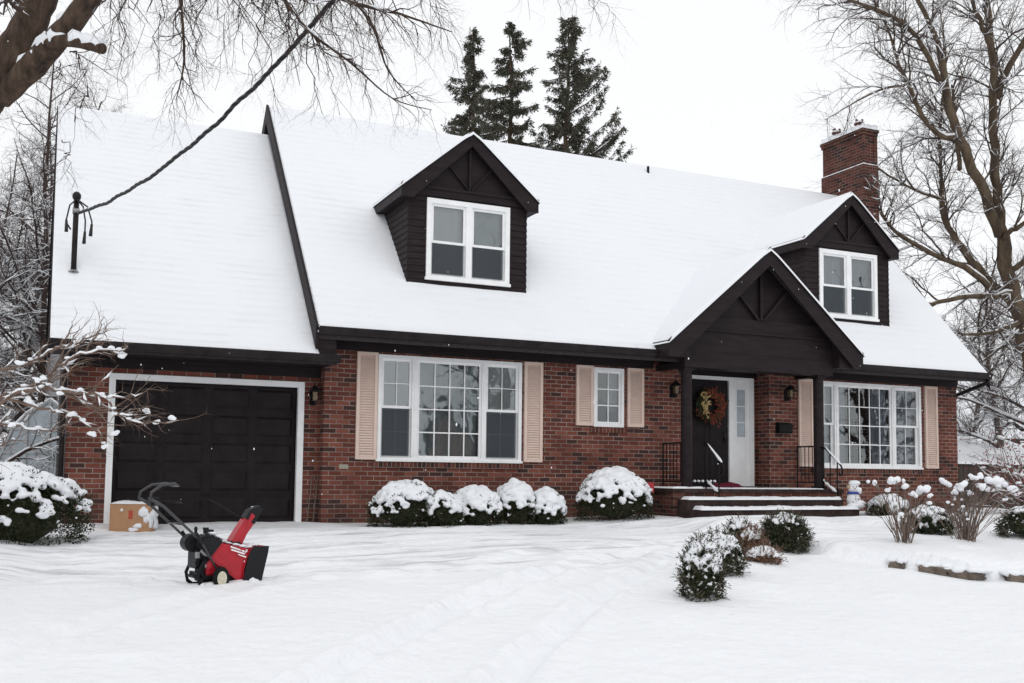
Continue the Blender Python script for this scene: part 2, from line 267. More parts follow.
# ------------------------------------------------------------------ ground
def sst(a, b, x):
    t = min(1, max(0, (x-a)/(b-a))); return t*t*(3-2*t)
def nz(x, y, s, z=0): return noise.noise(Vector((x*s, y*s, z)))
GP = [(-400, -.75), (-16, -.72), (-12, -.66), (-10, -.58), (-7.8, -.42), (-6, -.26), (-4.8, -.17), (-3, -.08), (-1.5, -.01), (-.5, .0), (12, .0), (40, -.1), (500, -.1)]
BEDX, BEDY = [4.9, 5.2, 5.62, 6.13, 6.9, 9, 14], [-4.6, -5.7, -6.42, -7.22, -7.42, -7.8, -8.0]
def gz(x, y, fine=True):
    ys = [a for a, b in GP]; z = float(np.interp(y, ys, [b for a, b in GP]))
    z += .10*sst(3.2, 5.6, x)*sst(-4.2, -2.0, y)
    # the snow is deeper where the machine has not been
    edge = -5.75+.22*nz(x, 3, .9)+.12*nz(x, 9, 3)
    clear = sst(edge-.10, edge+.25, y)*sst(-4.6, -4.0, x+.2*nz(x, y, 1.3))*(1-sst(-1.6, 1.8, x+.5*(y+4)+.4*nz(x, y, .7)))
    clear *= 1-sst(-.4, .2, y)
    z -= .085*clear
    # raised bed on the right with a stone edge
    ye = float(np.interp(x, BEDX, BEDY))+.05*nz(x, 5, 2)
    z += .24*sst(ye-.01, ye+.10+.5*sst(5.9, 5.2, x), y)*sst(4.9, 5.6, x)*sst(-1.6, -3.4, y)*(.85+.35*nz(x, y, .9, 4))
    # mound around the small evergreens
    z += .07*math.exp(-(((x-3.6-(y+6)*.95)/.9)**2+((y+5.8)/2.2)**2))
    # snow banked round the porch end
    z += .10*math.exp(-(((x-10.2)/.9)**2+((y+1.3)/.6)**2))
    if fine:
        z += .045*nz(x, y, .35, 1)+.022*nz(x, y, 1.3, 2)+.008*nz(x, y, 5, 5)
        z += .022*clear*nz(x*.5, y*6, 1.0, 7)+.016*clear*nz(x, y, 7, 7)
        # tracks running along the drive, in front of the house
        k = sst(-6.4, -5.2, y)*(1-sst(-1.6, -1.1, y))*(1-sst(6.0, 9.0, x))*sst(-4.4, -3.8, x)
        yy = y+.25*nz(x, 0, .25)
        z += k*(.034*math.sin(yy*9.5+1.2*nz(x, y, .4))*(.5+nz(x, y, .6, 3))+.020*math.sin(yy*23+2*nz(x, y, .5, 8))*(.4+nz(x, y, .5, 6)))
        # old wheel marks coming up from the road
        for c0 in (0, 1.45, -3.1):
            cx = float(np.interp(y, [-16, -11, -9.3, -7.3, -6.1, -5.2, -4.4, -3.6], [-5.0, -3.6, -2.3, -.5, .9, 2.4, 4.6, 8.5]))+c0*(1 if y < -6 else .8)
            sl_ = 1 if y < -7.3 else (1.4 if y < -5.6 else 2.6)
            dd = (x-cx)/sl_; wk = sst(-3.3, -4.2, y)*sst(-15, -12, y)*(.6 if c0 < 0 else 1)
            z -= wk*.07*math.exp(-(dd/.15)**4)*(.75+.6*nz(x, y, 3.5, 11)); z += wk*.042*math.exp(-((abs(dd)-.26)/.08)**2)*(.8+.9*nz(x, y, 4, 13))
        z += .05*max(0, nz(x, y, 2.2, 21)-.35)
        dd = abs(y-edge)
        z += .055*math.exp(-(dd/.16)**2)*max(0, nz(x, y, 5, 31)+.35)*sst(-4.8, -4.2, x)*(1-sst(-.5, 1.2, x))
    return z
def axis(lo, hi, step, out):
    a = list(np.arange(lo, hi+1e-6, step)); s = step; p = a[0]; L_ = []
    while p > -out: s *= 1.25; p -= s; L_.append(p)
    s = step; p = a[-1]; H = []
    while p < out: s *= 1.25; p += s; H.append(p)
    return L_[::-1]+a+H
xs = axis(-6.5, 12, .055, 500); ys = axis(-13.5, 0, .05, 500)
g = MB(); nx, ny = len(xs), len(ys)
for y in ys:
    for x in xs: g.v.append((x, y, gz(x, y) if (abs(x) < 60 and abs(y) < 60) else gz(x, y, False)))
g.f = [(j*nx+i, j*nx+i+1, (j+1)*nx+i+1, (j+1)*nx+i) for j in range(ny-1) for i in range(nx-1)]
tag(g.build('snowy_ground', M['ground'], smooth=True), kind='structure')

# ------------------------------------------------------------------ THE HOUSE
house = thing('brick_house', (0, 0, 0), 0, 'long dark-trimmed red brick house with snowy roof, two dormers and attached garage', 'house')
Z_T = 2.79
def wall(name, x0, x1, y, z0, z1, holes, depth=.10, parent=house, m='brick'):
    b = MB(); X = sorted({x0, x1, *[h[0] for h in holes], *[h[1] for h in holes]}); Z = sorted({z0, z1, *[h[2] for h in holes], *[h[3] for h in holes]})
    for i in range(len(X)-1):
        for j in range(len(Z)-1):
            cx, cz = (X[i]+X[i+1])/2, (Z[j]+Z[j+1])/2
            if any(h[0] < cx < h[1] and h[2] < cz < h[3] for h in holes): continue
            k = len(b.v); b.v += [(X[i], y, Z[j]), (X[i+1], y, Z[j]), (X[i+1], y, Z[j+1]), (X[i], y, Z[j+1])]; b.f.append((k, k+1, k+2, k+3))
    for (a, c, d, e) in holes:
        for p in (((a, y, d), (a, y, e), (a, y+depth, e), (a, y+depth, d)), ((c, y, e), (c, y, d), (c, y+depth, d), (c, y+depth, e)),
                  ((a, y, e), (c, y, e), (c, y+depth, e), (a, y+depth, e)), ((c, y, d), (a, y, d), (a, y+depth, d), (c, y+depth, d))):
            if d <= z0+1e-6 and p[0][2] == d and p[1][2] == d: continue
            k = len(b.v); b.v += list(p); b.f.append((k, k+1, k+2, k+3))
    return b.build(name, M[m], parent)
wins = {'A': (.892, 3.502, .992, 2.749), 'B': (4.942, 5.573, 1.674, 2.749), 'C': (9.99, 12.914, .992, 2.749)}
REC = .43; RX0, RX1 = 7.08, 8.91
fw = wall('front_wall', 0, RX0, 0, -.4, 2.95, [wins['A'], wins['B']])
fw2 = wall('front_wall', RX1, 13.983, 0, -.4, 2.95, [wins['C']])
MB().prism([(RX1, 0, -.3), (RX1, REC, -.3), (RX1, REC, 2.95), (RX1, 0, 2.95)], (.001, 0, 0)).build('entry_side_wall', M['brick'], house); MB().prism([(RX0, REC, -.3), (RX0, 0, -.3), (RX0, 0, 2.95), (RX0, REC, 2.95)], (-.001, 0, 0)).build('entry_side_wall', M['brick'], house)
# sills of bricks on edge
for k in 'ABC':
    x0, x1, z0, z1 = wins[k]; MB().box(x0-.06, x1+.06, -.028, .05, z0-.105, z0-.004).build('window_sill', M['rowlock'], house)
# garage front
GW = wall('garage_wall', -3.776, 0, .268, -.4, 2.52, [(-3.14, -.34, -.4, 2.18)], .2)
MB().prism([(0, .268, -.4), (0, 0.0005, -.4), (0, 0.0005, 2.95), (0, .268, 2.95)], (.0012, 0, 0)).build('corner_wall', M['brick'], house)
t = MB(); t.box(-3.212, -3.12, .235, .33, -.2, 2.25).box(-.36, -.262, .235, .33, -.2, 2.25).box(-3.12, -.36, .235, .33, 2.16, 2.25)
t.build('garage_door_trim', M['white'], house)
gd = MB(); gx0, gx1, gz0, gz1 = -3.12, -.36, -.1, 2.16; gd.box(gx0, gx1, .40, .44, gz0, gz1)
cw = (gx1-gx0)/4; rh = (gz1-0)/5
for r_i in range(5):
    za = 0+r_i*rh
    gd.box(gx0, gx1, .394, .40, za-.0, za+.012) if r_i else None
    for c_i in range(4):
        xa = gx0+c_i*cw+.055; xb = gx0+(c_i+1)*cw-.055; z0_, z1_ = za+.06, za+rh-.055
        q = [(xa, .40, z0_), (xb, .40, z0_), (xb, .40, z1_), (xa, .40, z1_)]; i_ = .04
        q2 = [(xa+i_, .379, z0_+i_), (xb-i_, .379, z0_+i_), (xb-i_, .379, z1_-i_), (xa+i_, .379, z1_-i_)]
        b = len(gd.v); gd.v += q+q2; gd.f += [(b+4, b+5, b+6, b+7)]+[(b+j, b+(j+1) % 4, b+4+(j+1) % 4, b+4+j) for j in range(4)]
        gd.box(xa-.03, xb+.03, .396, .3995, z0_-.03, z0_-.012).box(xa-.03, xb+.03, .396, .3995, z1_+.012, z1_+.03).box(xa-.03, xa-.012, .396, .3995, z0_-.012, z1_+.012).box(xb+.012, xb+.03, .396, .3995, z0_-.012, z1_+.012)
gdo = gd.build('garage_door', M['door'], house)
MB().tube([(-1.8, .372, .42), (-1.8, .35, .43), (-1.68, .35, .43), (-1.68, .372, .42)], .008).build('handle', M['black'], gdo)
MB().box(-3.2, -.27, .2, .30, -.12, -.005).build('garage_sill', M['concrete'], house)
# outer walls not facing the street
MB().prism([(-3.776, .27, -.4), (-3.776, 6.92, -.4), (-3.776, 6.92, 2.6), (-3.776, 3.595, 6.9), (-3.776, .27, 3.0)], (.05, 0, 0)).build('garage_side_wall', M['siding'], house)
MB().prism([(0, .3, -.3), (0, 7.19, -.3), (0, 7.19, 3.3), (0, 3.595, 7.55), (0, .02, 3.5), (0, .02, 2.5), (0, .3, 2.5)], (.05, 0, 0)).build('side_wall', M['siding'], house)
MB().prism([(13.983, 0.001, -.4), (13.983, 7.19, -.4), (13.983, 7.19, 3.6), (13.983, 3.595, 7.6), (13.983, 0.001, 3.6)], (-.05, 0, 0)).build('side_wall', M['brick'], house)
MB().box(-3.73, 13.93, 7.1, 7.19, -.4, 3.2).build('back_wall', M['brick'], house)
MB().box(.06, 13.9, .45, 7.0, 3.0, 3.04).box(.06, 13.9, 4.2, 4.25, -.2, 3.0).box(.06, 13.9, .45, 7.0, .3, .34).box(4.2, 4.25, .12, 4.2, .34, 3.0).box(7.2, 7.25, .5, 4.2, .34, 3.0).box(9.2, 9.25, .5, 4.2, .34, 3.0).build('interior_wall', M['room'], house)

# roofs ----------------------------------------------------------
SL = (7.915-3.092)/(3.595+.75)
def roofz(y): return 3.092+SL*(y+.75)                 # top of the snow on the main roof
def groofz(y): return 2.66+(SL-.035)*(y+.75)
nrm = Vector((0, -SL, 1)).normalized(); dn = Vector((0, 1, SL)).normalized()
def slab(name, xa, xb, ya, yb, zf, off0, off1, parent, m):
    # slab between offsets (vertical) off0 and off1 under the line zf
    b = MB(); b.prism([(xa, ya, zf(ya)+off0), (xa, yb, zf(yb)+off0), (xa, yb, zf(yb)+off1), (xa, ya, zf(ya)+off1)], (xb-xa, 0, 0)); return b.build(name, m, parent, fix=True)
roof = slab('roof', -.32, 14.05, -.76, 3.595, roofz, -.10, -.24, house, M['shingle'])
b = MB(); b.prism([(-.32, 3.595, 7.815), (-.32, 7.95, 3.0), (-.32, 7.95, 2.86), (-.32, 3.595, 7.675)], (14.37, 0, 0)).build('back_roof', M['shingle'], house, fix=True)
groof = slab('garage_roof', -4.04, -.0, -.76, 3.595, groofz, -.07, -.2, house, M['shingle'])
MB().prism([(-4.04, 3.595, groofz(3.595)-.07), (-4.04, 7.95, 2.6), (-4.04, 7.95, 2.46), (-4.04, 3.595, groofz(3.595)-.2)], (4.04, 0, 0)).build('back_roof', M['shingle'], house, fix=True)
def snow_sheet(name, xa, xb, ya, yb, zf, thick, parent, m, nxs, nys, seed, amp=.02, left=.03, rightr=.03):
    # a closed blanket with rolled edges; the eave edge is wavy
    rng = random.Random(seed); b = MB(); top = []
    for j in range(nys+1):
        v = j/nys; row = []
        for i in range(nxs+1):
            u = i/nxs; x = xa+(xb-xa)*u
            e = .025*nz(x, seed, 2.3)+.015*nz(x, seed, 9)
            y = ya-e+(yb-ya+e)*v if v < 1 else yb
            d_e = (y-(ya-e))*math.sqrt(1+SL*SL); d_l = x-xa; d_r = xb-x
            k = min(1, max(0, d_e/.07)); k = math.sqrt(max(0, 1-(1-k)**2))
            k2 = min(1, max(0, min(d_l, d_r)/.05)); k2 = math.sqrt(max(0, 1-(1-k2)**2)); k = min(k, k2)
            h = -thick*.8*(1-k) + k*(amp*nz(x, y, .5, seed)+.3*amp*nz(x, y, 2.2, seed))
            row.append((x, y, zf(y)+h))
        top.append(row)
    n0 = 0
    for row in top: b.v += row
    W_ = nxs+1
    b.f += [(j*W_+i, j*W_+i+1, (j+1)*W_+i+1, (j+1)*W_+i) for j in range(nys) for i in range(nxs)]
    return b.build(name, m, parent, smooth=True)
def stepped(lo, hi, n): return n
snow_sheet('roof_snow', -.33, 14.06, -.815, 3.60, roofz, .10, roof, M['roofsnow'], 360, 110, 3)
snow_sheet('roof_snow', -4.06, -.28, -.815, 3.60, groofz, .07, groof, M['garagesnow'], 130, 110, 8, amp=.012)
# snow on the far slopes
def backz(top, y): return top-(y-3.595)*SL
for nm, xa, xb, top, par in (('roof_snow', -.33, 14.06, 7.915, roof), ('roof_snow', -4.06, -.3, groofz(3.595), groof)):
    b = MB(); b.prism([(xa, 3.598, top), (xa, 8.0, backz(top, 8.0)), (xa, 8.0, backz(top, 8.0)-.09), (xa, 3.598, top-.09)], (xb-xa, 0, 0)); b.build(nm, M['snow'], par, fix=True)
# rake boards
def rake(xa, xb, zf, o0, o1, ya=-.80, yb=3.62):
    b = MB(); b.prism([(xa, ya, zf(ya)+o0), (xa, yb, zf(yb)+o0), (xa, yb, zf(yb)+o1), (xa, ya, zf(ya)+o1)], (xb-xa, 0, 0))
    b.prism([(xa, yb, zf(yb)+o0), (xa, 8.0, zf(yb)+o0-(8-yb)*SL), (xa, 8.0, zf(yb)+o1-(8-yb)*SL), (xa, yb, zf(yb)+o1)], (xb-xa, 0, 0)); return b.build('rake_board', M['trim'], house, fix=True)
rake(-.36, -.318, roofz, .0, -.36); rake(14.046, 14.08, roofz, -.07, -.34); rake(-4.075, -4.041, groofz, -.05, -.28)
# gable end board of the main roof above the garage roof
MB().prism([(-.30, -.7, roofz(-.7)-.25), (-.30, 3.5, roofz(3.5)-.25), (-.30, 3.5, groofz(3.5)-.12), (-.30, -.7, groofz(-.7)-.12)], (.25, 0, 0)).build('gable_infill', M['siding'], house, fix=True)
# soffit, frieze, gutter of the main roof, broken by the porch
s_ = MB(); s_.box(-.32, 13.985, -.74, .0, 2.925, 2.955); s_.build('soffit', M['trim'], house)
s_ = MB()
for xa, xb in ((0.003, 6.2), (9.7, 13.98)): s_.box(xa, xb, -.03, -.001, 2.785, 2.924).box(xa, xb, -.055, -.0305, 2.85, 2.924)
s_.box(RX0-.002, RX1+.002, REC-.03, REC-.0005, 2.74, 2.95); s_.box(-.015, .0028, -.03, .27, 2.785, 2.924)
s_.build('frieze', M['trim'], house)
def gutter(xa, xb, y, z, name='gutter'):
    prof = [(y, z-.12), (y-.07, z-.12), (y-.085, z-.09), (y-.10, z-.06), (y-.115, z-.02), (y-.115, z), (y-.105, z), (y-.10, z-.015), (y-.01, z-.015), (y, z)]
    return MB().prism([(xa, p[0], p[1]) for p in prof], (xb-xa, 0, 0)).build(name, M['gutter'], house, fix=True)
MB().box(-.32, 14.04, -.765, -.74, 2.925, 3.06).build('fascia', M['trim'], house)
gutter(-.32, 14.08, -.766, 3.03); 
MB().box(-4.1, .03, -.765, -.74, 2.49, 2.60).build('fascia', M['trim'], house)
gutter(-4.1, .03, -.766, 2.60)
MB().box(-4.1, .0, -.74, .268, 2.49, 2.515).box(.0, .03, -.74, -.004, 2.49, 2.60).build('soffit', M['trim'], house)
MB().box(-3.776, -.0, .236, .267, 2.33, 2.489).box(-3.776, -.0, .21, .2355, 2.41, 2.489).build('frieze', M['trim'], house)
MB().box(-.31, -.015, -.73, -.003, 2.602, 2.92).build('eave_return', M['siding'], house)
# downspouts
dsp = MB(); dsp.tube([(14.02, -.82, 2.96), (14.03, -.80, 2.84), (14.03, .12, 2.60), (14.03, .25, 2.50), (14.03, .27, .1)], .042, 8); dsp.build('downspout', M['gutter'], house, smooth=True)
dsp = MB(); dsp.tube([(-3.86, -.80, 2.50), (-3.85, -.76, 2.40), (-3.83, .19, 2.26), (-3.83, .22, 2.15), (-3.83, .22, .05)], .038, 8); dsp.build('downspout', M['gutter'], house, smooth=True)

# windows ---------------------------------------------------------
def frame_box(b, x0, x1, z0, z1, t, y0, y1):
    b.box(x0, x0+t, y0, y1, z0, z1).box(x1-t, x1, y0, y1, z0, z1).box(x0+t, x1-t, y0, y1, z1-t, z1).box(x0+t, x1-t, y0, y1, z0, z0+t)
def grille(b, x0, x1, z0, z1, nc, nr, y, t=.0105):
    for i in range(1, nc):
        x = x0+(x1-x0)*i/nc; b.box(x-t, x+t, y-.006, y+.004, z0, z1)
    for j in range(1, nr):
        z = z0+(z1-z0)*j/nr; b.box(x0, x1, y-.008, y+.006, z-t, z+t)
def curtain(parent, x0, x1, z0, z1, y, m, folds=40, amp=.02, seed=0):
    b = MB(); n = max(6, int((x1-x0)*folds*1.6)); rows = 5
    for j in range(rows+1):
        for i in range(n+1):
            x = x0+(x1-x0)*i/n; b.v.append((x, y+amp*math.sin(x*folds+1.5*nz(x, seed, 3))+amp*.6*nz(x, j*.3, 9), z0+(z1-z0)*j/rows))
    b.f = [(j*(n+1)+i, j*(n+1)+i+1, (j+1)*(n+1)+i+1, (j+1)*(n+1)+i) for j in range(rows) for i in range(n)]
    return b.build('curtain', m, parent, smooth=True)
def sash(f, g_, pn, x0, x1, z0, z1, y, t, nc, nr):
    frame_box(f, x0, x1, z0, z1, t, y-.018, y+.018)
    k_ = len(pn.v); pn.v += [(x0+t-.003, y, z0+t-.003), (x1-t+.003, y, z0+t-.003), (x1-t+.003, y, z1-t+.003), (x0+t-.003, y, z1-t+.003)]; pn.f.append((k_, k_+1, k_+2, k_+3))
    if nc*nr > 1: grille(g_, x0+t, x1-t, z0+t, z1-t, nc, nr, y-.012, .0065 if nc == 2 and nr == 2 else .0105)
def dhung(f, g_, pn, sc, x0, x1, z0, z1, zm, y, nc, nr):
    sash(f, g_, pn, x0, x1, zm-.025, z1, y, .045, nc, nr); sash(f, g_, pn, x0, x1, z0, zm+.02, y+.038, .045, nc, nr)
    sc.box(x0+.03, x1-.03, y-.012, y-.009, z0+.03, zm-.026)
def screens(sc, o):
    for k in range(len(sc.v)//8):
        b = MB(); b.v = sc.v[8*k:8*k+8]; b.f = [tuple(i-0 for i in q) for q in sc.f[:6]]; b.build('insect_screen', M['screen'], o)
def picture(k):
    x0, x1, z0, z1 = wins[k]; f, g_, pn, sc = MB(), MB(), MB(), MB()
    frame_box(f, x0, x1, z0, z1, .06, -.025, .10); f.box(x0-.02, x1+.02, -.045, .02, z0-.003, z0+.035)
    a, b_, c_, d_ = (x0+.59, x0+.69, x1-.755, x1-.675) if k == 'A' else (x0+.55, x0+.65, x1-.82, x1-.72)
    f.box(a, b_, -.022, .10, z0+.06, z1-.06).box(c_, d_, -.022, .10, z0+.06, z1-.06)
    for xx in ((a+b_)/2, (c_+d_)/2): f.box(xx-.012, xx+.012, -.030, -.0225, z0+.06, z1-.06)
    zm = z0+.90; nn = (2, 2)
    dhung(f, g_, pn, sc, x0+.06, a, z0+.06, z1-.06, zm, .03, *nn); dhung(f, g_, pn, sc, d_, x1-.06, z0+.06, z1-.06, zm, .03, *nn)
    sash(f, g_, pn, b_, c_, z0+.06, z1-.06, .03, .042, 4 if k == 'A' else 5, 4)
    o = f.build('window', M['white'], house); g_.build('grille', M['white'], o); pn.build('pane', M['glass'], o); (screens(sc, o) if k == 'A' else None)
    return o, a, b_, c_, d_
oA, a, b_, c_, d_ = picture('A'); x0, x1, z0, z1 = wins['A']
curtain(oA, x0+.05, a+.02, z0+.85, z1, .056, M['curtain'], 26, .005); curtain(oA, d_-.02, x1-.05, z0+.85, z1, .056, M['curtain'], 26, .005)
curtain(oA, x0+.05, x1-.05, z0, z1, .19, M['curtain_grey'], 34, .022, 4)
oC, a, b_, c_, d_ = picture('C'); x0, x1, z0, z1 = wins['C']
curtain(oC, x0+.05, b_+.34, z0, z1, .15, M['curtain_blue'], 30, .025, 5); curtain(oC, c_-.42, x1-.04, z0, z1, .15, M['curtain_blue'], 28, .025, 6)
# small window
x0, x1, z0, z1 = wins['B']; f, g_, pn = MB(), MB(), MB(); frame_box(f, x0, x1, z0, z1, .055, -.025, .10); sash(f, g_, pn, x0+.055, x1-.055, z0+.055, z1-.055, .03, .04, 2, 3)
oB = f.build('window', M['white'], house); g_.build('grille', M['white'], oB); pn.build('pane', M['glass'], oB); curtain(oB, x1-.22, x1, z0+.3, z1, .25, M['curtain_grey'], 30)
# shutters
def shutter(x0, x1, z0, z1):
    f = MB(); y0, y1 = -.045, -.002; t_ = .052; frame_box(f, x0, x1, z0, z1, t_, y0, y1)
    o = f.build('shutter', M['shutter'], house); s = MB(); n = int((z1-z0-2*t_)/.042); h = (z1-z0-2*t_)/n
    for i in range(n):
        za = z0+t_+i*h; s.prism([(x0+t_, -.040, za+.002), (x0+t_, -.034, za-.002), (x0+t_, -.010, za+h*.95), (x0+t_, -.016, za+h)], (x1-x0-2*t_, 0, 0))
    s.box(x0+t_, x1-t_, -.008, -.004, z0+t_, z1-t_); s.build('slats', M['shutter'], o, fix=True)
for xa, xb in ((.527, .880), (3.547, 3.905), (13.018, 13.377), (9.615, 9.98)): shutter(xa, xb, 1.015, 2.77)
shutter(4.578, 4.925, 1.687, 2.77); shutter(5.645, 5.992, 1.687, 2.77)

# dormers ----------------------------------------------------------
GS = (6.757-5.686)/1.266
def yroof(z): return -.75+(z-3.092)/SL
def dormer(c, kind):
    d = part_('dormer', house); Y = .088; hw = 1.108; zt = 5.53
    sd_ = MB(); lap = .112
    wx0, wx1, wz0, wz1 = c-.777, c+.777, 4.083, 5.496
    z = 3.98
    while z < zt-.01:
        z1_ = min(z+lap, zt)
        segs = [(c-hw, c+hw)] if z1_ < wz0+.03 else [(c-hw, wx0+.01), (wx1-.01, c+hw)]
        for xa, xb in segs:
            sd_.prism([(xa, Y-.016, z), (xa, Y+.02, z), (xa, Y+.02, z1_), (xa, Y-.003, z1_)], (xb-xa, 0, 0))
        for s in (-1, 1):
            X = c+s*hw; ye_ = yroof(z)+.25
            if ye_ > Y: sd_.prism([(X+s*.016, Y-.016, z), (X-s*.02, Y-.016, z), (X-s*.02, Y-.016, z1_), (X+s*.003, Y-.016, z1_)], (0, ye_-Y, 0))
        z += lap
    sd_.box(wx0, wx1, Y-.002, Y+.02, zt-.05, zt)
    sd_.build('siding', M['siding'], d, fix=True)
    # corner boards + frieze + gable panel
    g_ = MB(); g_.box(c-hw-.005, c+hw+.005, Y-.035, Y+.01, zt-.0, zt+.17).box(c-hw-.02, c+hw+.02, Y-.055, Y-.0355, zt+.12, zt+.17)
    apz = 6.757
    g_.prism([(c-hw, Y, zt+.17), (c+hw, Y, zt+.17), (c+hw, Y, 5.686+.05), (c, Y, apz-.05), (c-hw, Y, 5.686+.05)], (0, .04, 0)); g_.build('gable_panel', M['trim'], d, fix=True)
    k = MB(); yk0, yk1 = Y-.05, Y-.0005; k.box(c-.02, c+.02, yk0, yk1, zt+.17, 6.6)
    for s in (-1, 1): k.prism([(c+s*.02, yk0, zt+.19), (c+s*.05, yk0, zt+.19), (c+s*.44, yk0, zt+.60), (c+s*.42, yk0, zt+.63)], (0, .048, 0))
    k.build('gable_truss', M['trim'], d, fix=True)
    roof_gable(d, c, 1.266, -.064, apz, 5.686, .27, M['shingle'], 1.112)
    # window
    f, gr, pn, sc = MB(), MB(), MB(), MB(); frame_box(f, wx0, wx1, wz0, wz1, .085, Y-.04, Y+.06); f.box(wx0-.02, wx1+.02, Y-.06, Y-.01, wz0-.004, wz0+.045)
    f.box(c-.055, c+.055, Y-.038, Y+.06, wz0+.085, wz1-.085)
    zm = wz0+.67
    for xa, xb in ((wx0+.085, c-.055), (c+.055, wx1-.085)): dhung(f, gr, pn, sc, xa, xb, wz0+.085, wz1-.085, zm, Y+.01, 1, 1)
    o = f.build('window', M['white'], house); pn.build('pane', M['glass'], o); screens(sc, o)
    if kind == 1:
        curtain(o, wx0, c-.06, wz0, wz1, Y+.15, M['curtain'], 24, .015, 2); curtain(o, c+.05, wx1, wz0+.55, wz1, Y+.17, M['curtain_grey'], 24, .02, 3)
    else: curtain(o, wx0, wx1, wz0, wz1, Y+.16, M['curtain_blue'], 24, .03, 7)
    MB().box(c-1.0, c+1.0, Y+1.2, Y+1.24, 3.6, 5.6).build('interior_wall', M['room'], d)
def roof_gable(par, c, hw, yf, apz, tipz, bd, m, ret):
    # gable roof with its snow, running back into the main slope
    sl = (apz-tipz)/hw; ya, yt = yroof(apz)+.12, yroof(tipz)+.12
    for s in (-1, 1):
        b = MB(); P = [(c, yf+.04, apz-.07), (c+s*hw, yf+.04, tipz-.07), (c+s*hw, yt, tipz-.07), (c, ya, apz-.07)]
        b.prism(P, (0, 0, -.10)); rf = b.build('roof', m, par, fix=True)
        # soft snow on it
        n_, k_ = 26, 40; sb = MB()
        for j in range(n_+1):
            v = j/n_
            for i in range(k_+1):
                u = i/k_; y0_ = yf-.035; yb_ = ya*(1-v)+yt*v+.05; y = y0_+(yb_-y0_)*u**1.5; x = c+s*(hw+.03)*v; zz = apz-(apz-tipz)*(v*(hw+.03)/hw)
                e1 = min(1, (1-v)*0+(y-y0_)/.06); e2 = min(1, (hw+.03)*(1-v)/.07)
                kk = min(math.sqrt(max(0, 1-(1-e1)**2)), math.sqrt(max(0, 1-(1-e2)**2)))
                hh = .038*kk+kk*.014*nz(x, y, 1.7, c); rid = -.03*math.exp(-(v*hw/.10)**2)
                sb.v.append((x, y, zz-.015+hh+rid-.045*(1-kk)))
        sb.f = [(j*(k_+1)+i, j*(k_+1)+i+1, (j+1)*(k_+1)+i+1, (j+1)*(k_+1)+i) for j in range(n_) for i in range(k_)]
        sb.build('roof_snow', M['snow'], par, smooth=True)
        # rake board at the front, eave fascia at the side, soffit
        rb = MB(); rb.prism([(c, yf, apz-.02), (c+s*(hw+.015), yf, tipz-.02-.015*sl), (c+s*(hw+.015), yf, tipz-bd+.02), (c+s*(hw-.20), yf, tipz-bd+.02), (c, yf, apz-bd-.02)], (0, .04, 0))
        rb.prism([(c, yf-.014, apz-.015), (c+s*(hw+.02), yf-.014, tipz-.02), (c+s*(hw+.02), yf-.014, tipz-.09), (c, yf-.014, apz-.085)], (0, .0138, 0))
        rb.build('rake_board', M['trim'], par, fix=True)
        fb = MB(); fb.box(*sorted((c+s*(hw-.025), c+s*(hw+.01))), yf+.041, yt, tipz-bd+.03, tipz-.03)
        inn = ret; fb.prism([(c+s*inn, yf+.09, tipz-bd+.032), (c+s*(hw-.026), yf+.09, tipz-bd+.032), (c+s*(hw-.026), yf+.09, tipz-.12), (c+s*inn, yf+.09, tipz-.12+(hw-.026-inn)*sl)], (0, yt-yf-.09, 0)); fb.build('eave_fascia', M['trim'], par)
dormer(2.492, 1); dormer(11.037, 2)

# porch ---------------------------------------------------------------
porch = part_('porch', house); pc = 7.974; pw = 1.70
roof_gable(porch, pc, 2.196, -1.21, 5.048, 3.202, .34, M['shingle'], 1.703)
b = MB(); yb = -.941
b.box(pc-pw, pc+pw, yb, yb+.20, 2.748, 3.02).box(pc-pw-.0, pc+pw+.0, yb+.02, yb+.2, 3.02, 3.42).box(pc-pw-.02, pc+pw+.02, yb-.015, yb+.2, 3.42, 3.455)
b.build('porch_beam', M['trim'], porch)
b = MB(); b.prism([(pc-pw-.2, yb+.05, 3.457), (pc+pw+.2, yb+.05, 3.457), (pc, yb+.05, 5.0)], (0, .06, 0)); b.prism([(pc-pw-.45, yb+.052, 3.0), (pc-pw, yb+.052, 3.0), (pc-pw, yb+.052, 3.457), (pc-pw-.2, yb+.052, 3.457)], (0, .05, 0)); b.prism([(pc+pw+.45, yb+.052, 3.0), (pc+pw, yb+.052, 3.0), (pc+pw, yb+.052, 3.457), (pc+pw+.2, yb+.052, 3.457)], (0, .05, 0)); b.build('gable_panel', M['trim'], porch, fix=True)
k = MB(); k.box(pc-1.62, pc+1.62, yb+.01, yb+.05, 3.456, 3.70); k.box(pc-.028, pc+.028, yb-.02, yb+.05, 3.701, 4.70)
for s in (-1, 1): k.prism([(pc+s*.03, yb-.018, 3.701), (pc+s*.09, yb-.018, 3.701), (pc+s*.62, yb-.018, 4.24), (pc+s*.57, yb-.018, 4.28)], (0, .066, 0))
k.build('gable_truss', M['trim'], porch, fix=True)
MB().box(pc-pw, pc+pw, yb+.2, -.003, 2.82, 2.85).box(pc-pw, pc-pw+.14, yb+.2, -.004, 2.748, 2.82).box(pc+pw-.14, pc+pw, yb+.2, -.004, 2.748, 2.82).box(RX0, RX1, .0, REC, 2.90, 2.93).build('porch_ceiling', M['trim'], porch)
for xa in (6.315, 9.345):
    c_b = MB(); c_b.tube([(xa+.08, -.81, .586), (xa+.08, -.81, 2.747)], .098, 20).box(xa-.025, xa+.185, -.915, -.705, .586, .64).box(xa-.022, xa+.182, -.912, -.708, 2.69, 2.747); c_b.build('column', M['trim'], porch)
DZ = .585
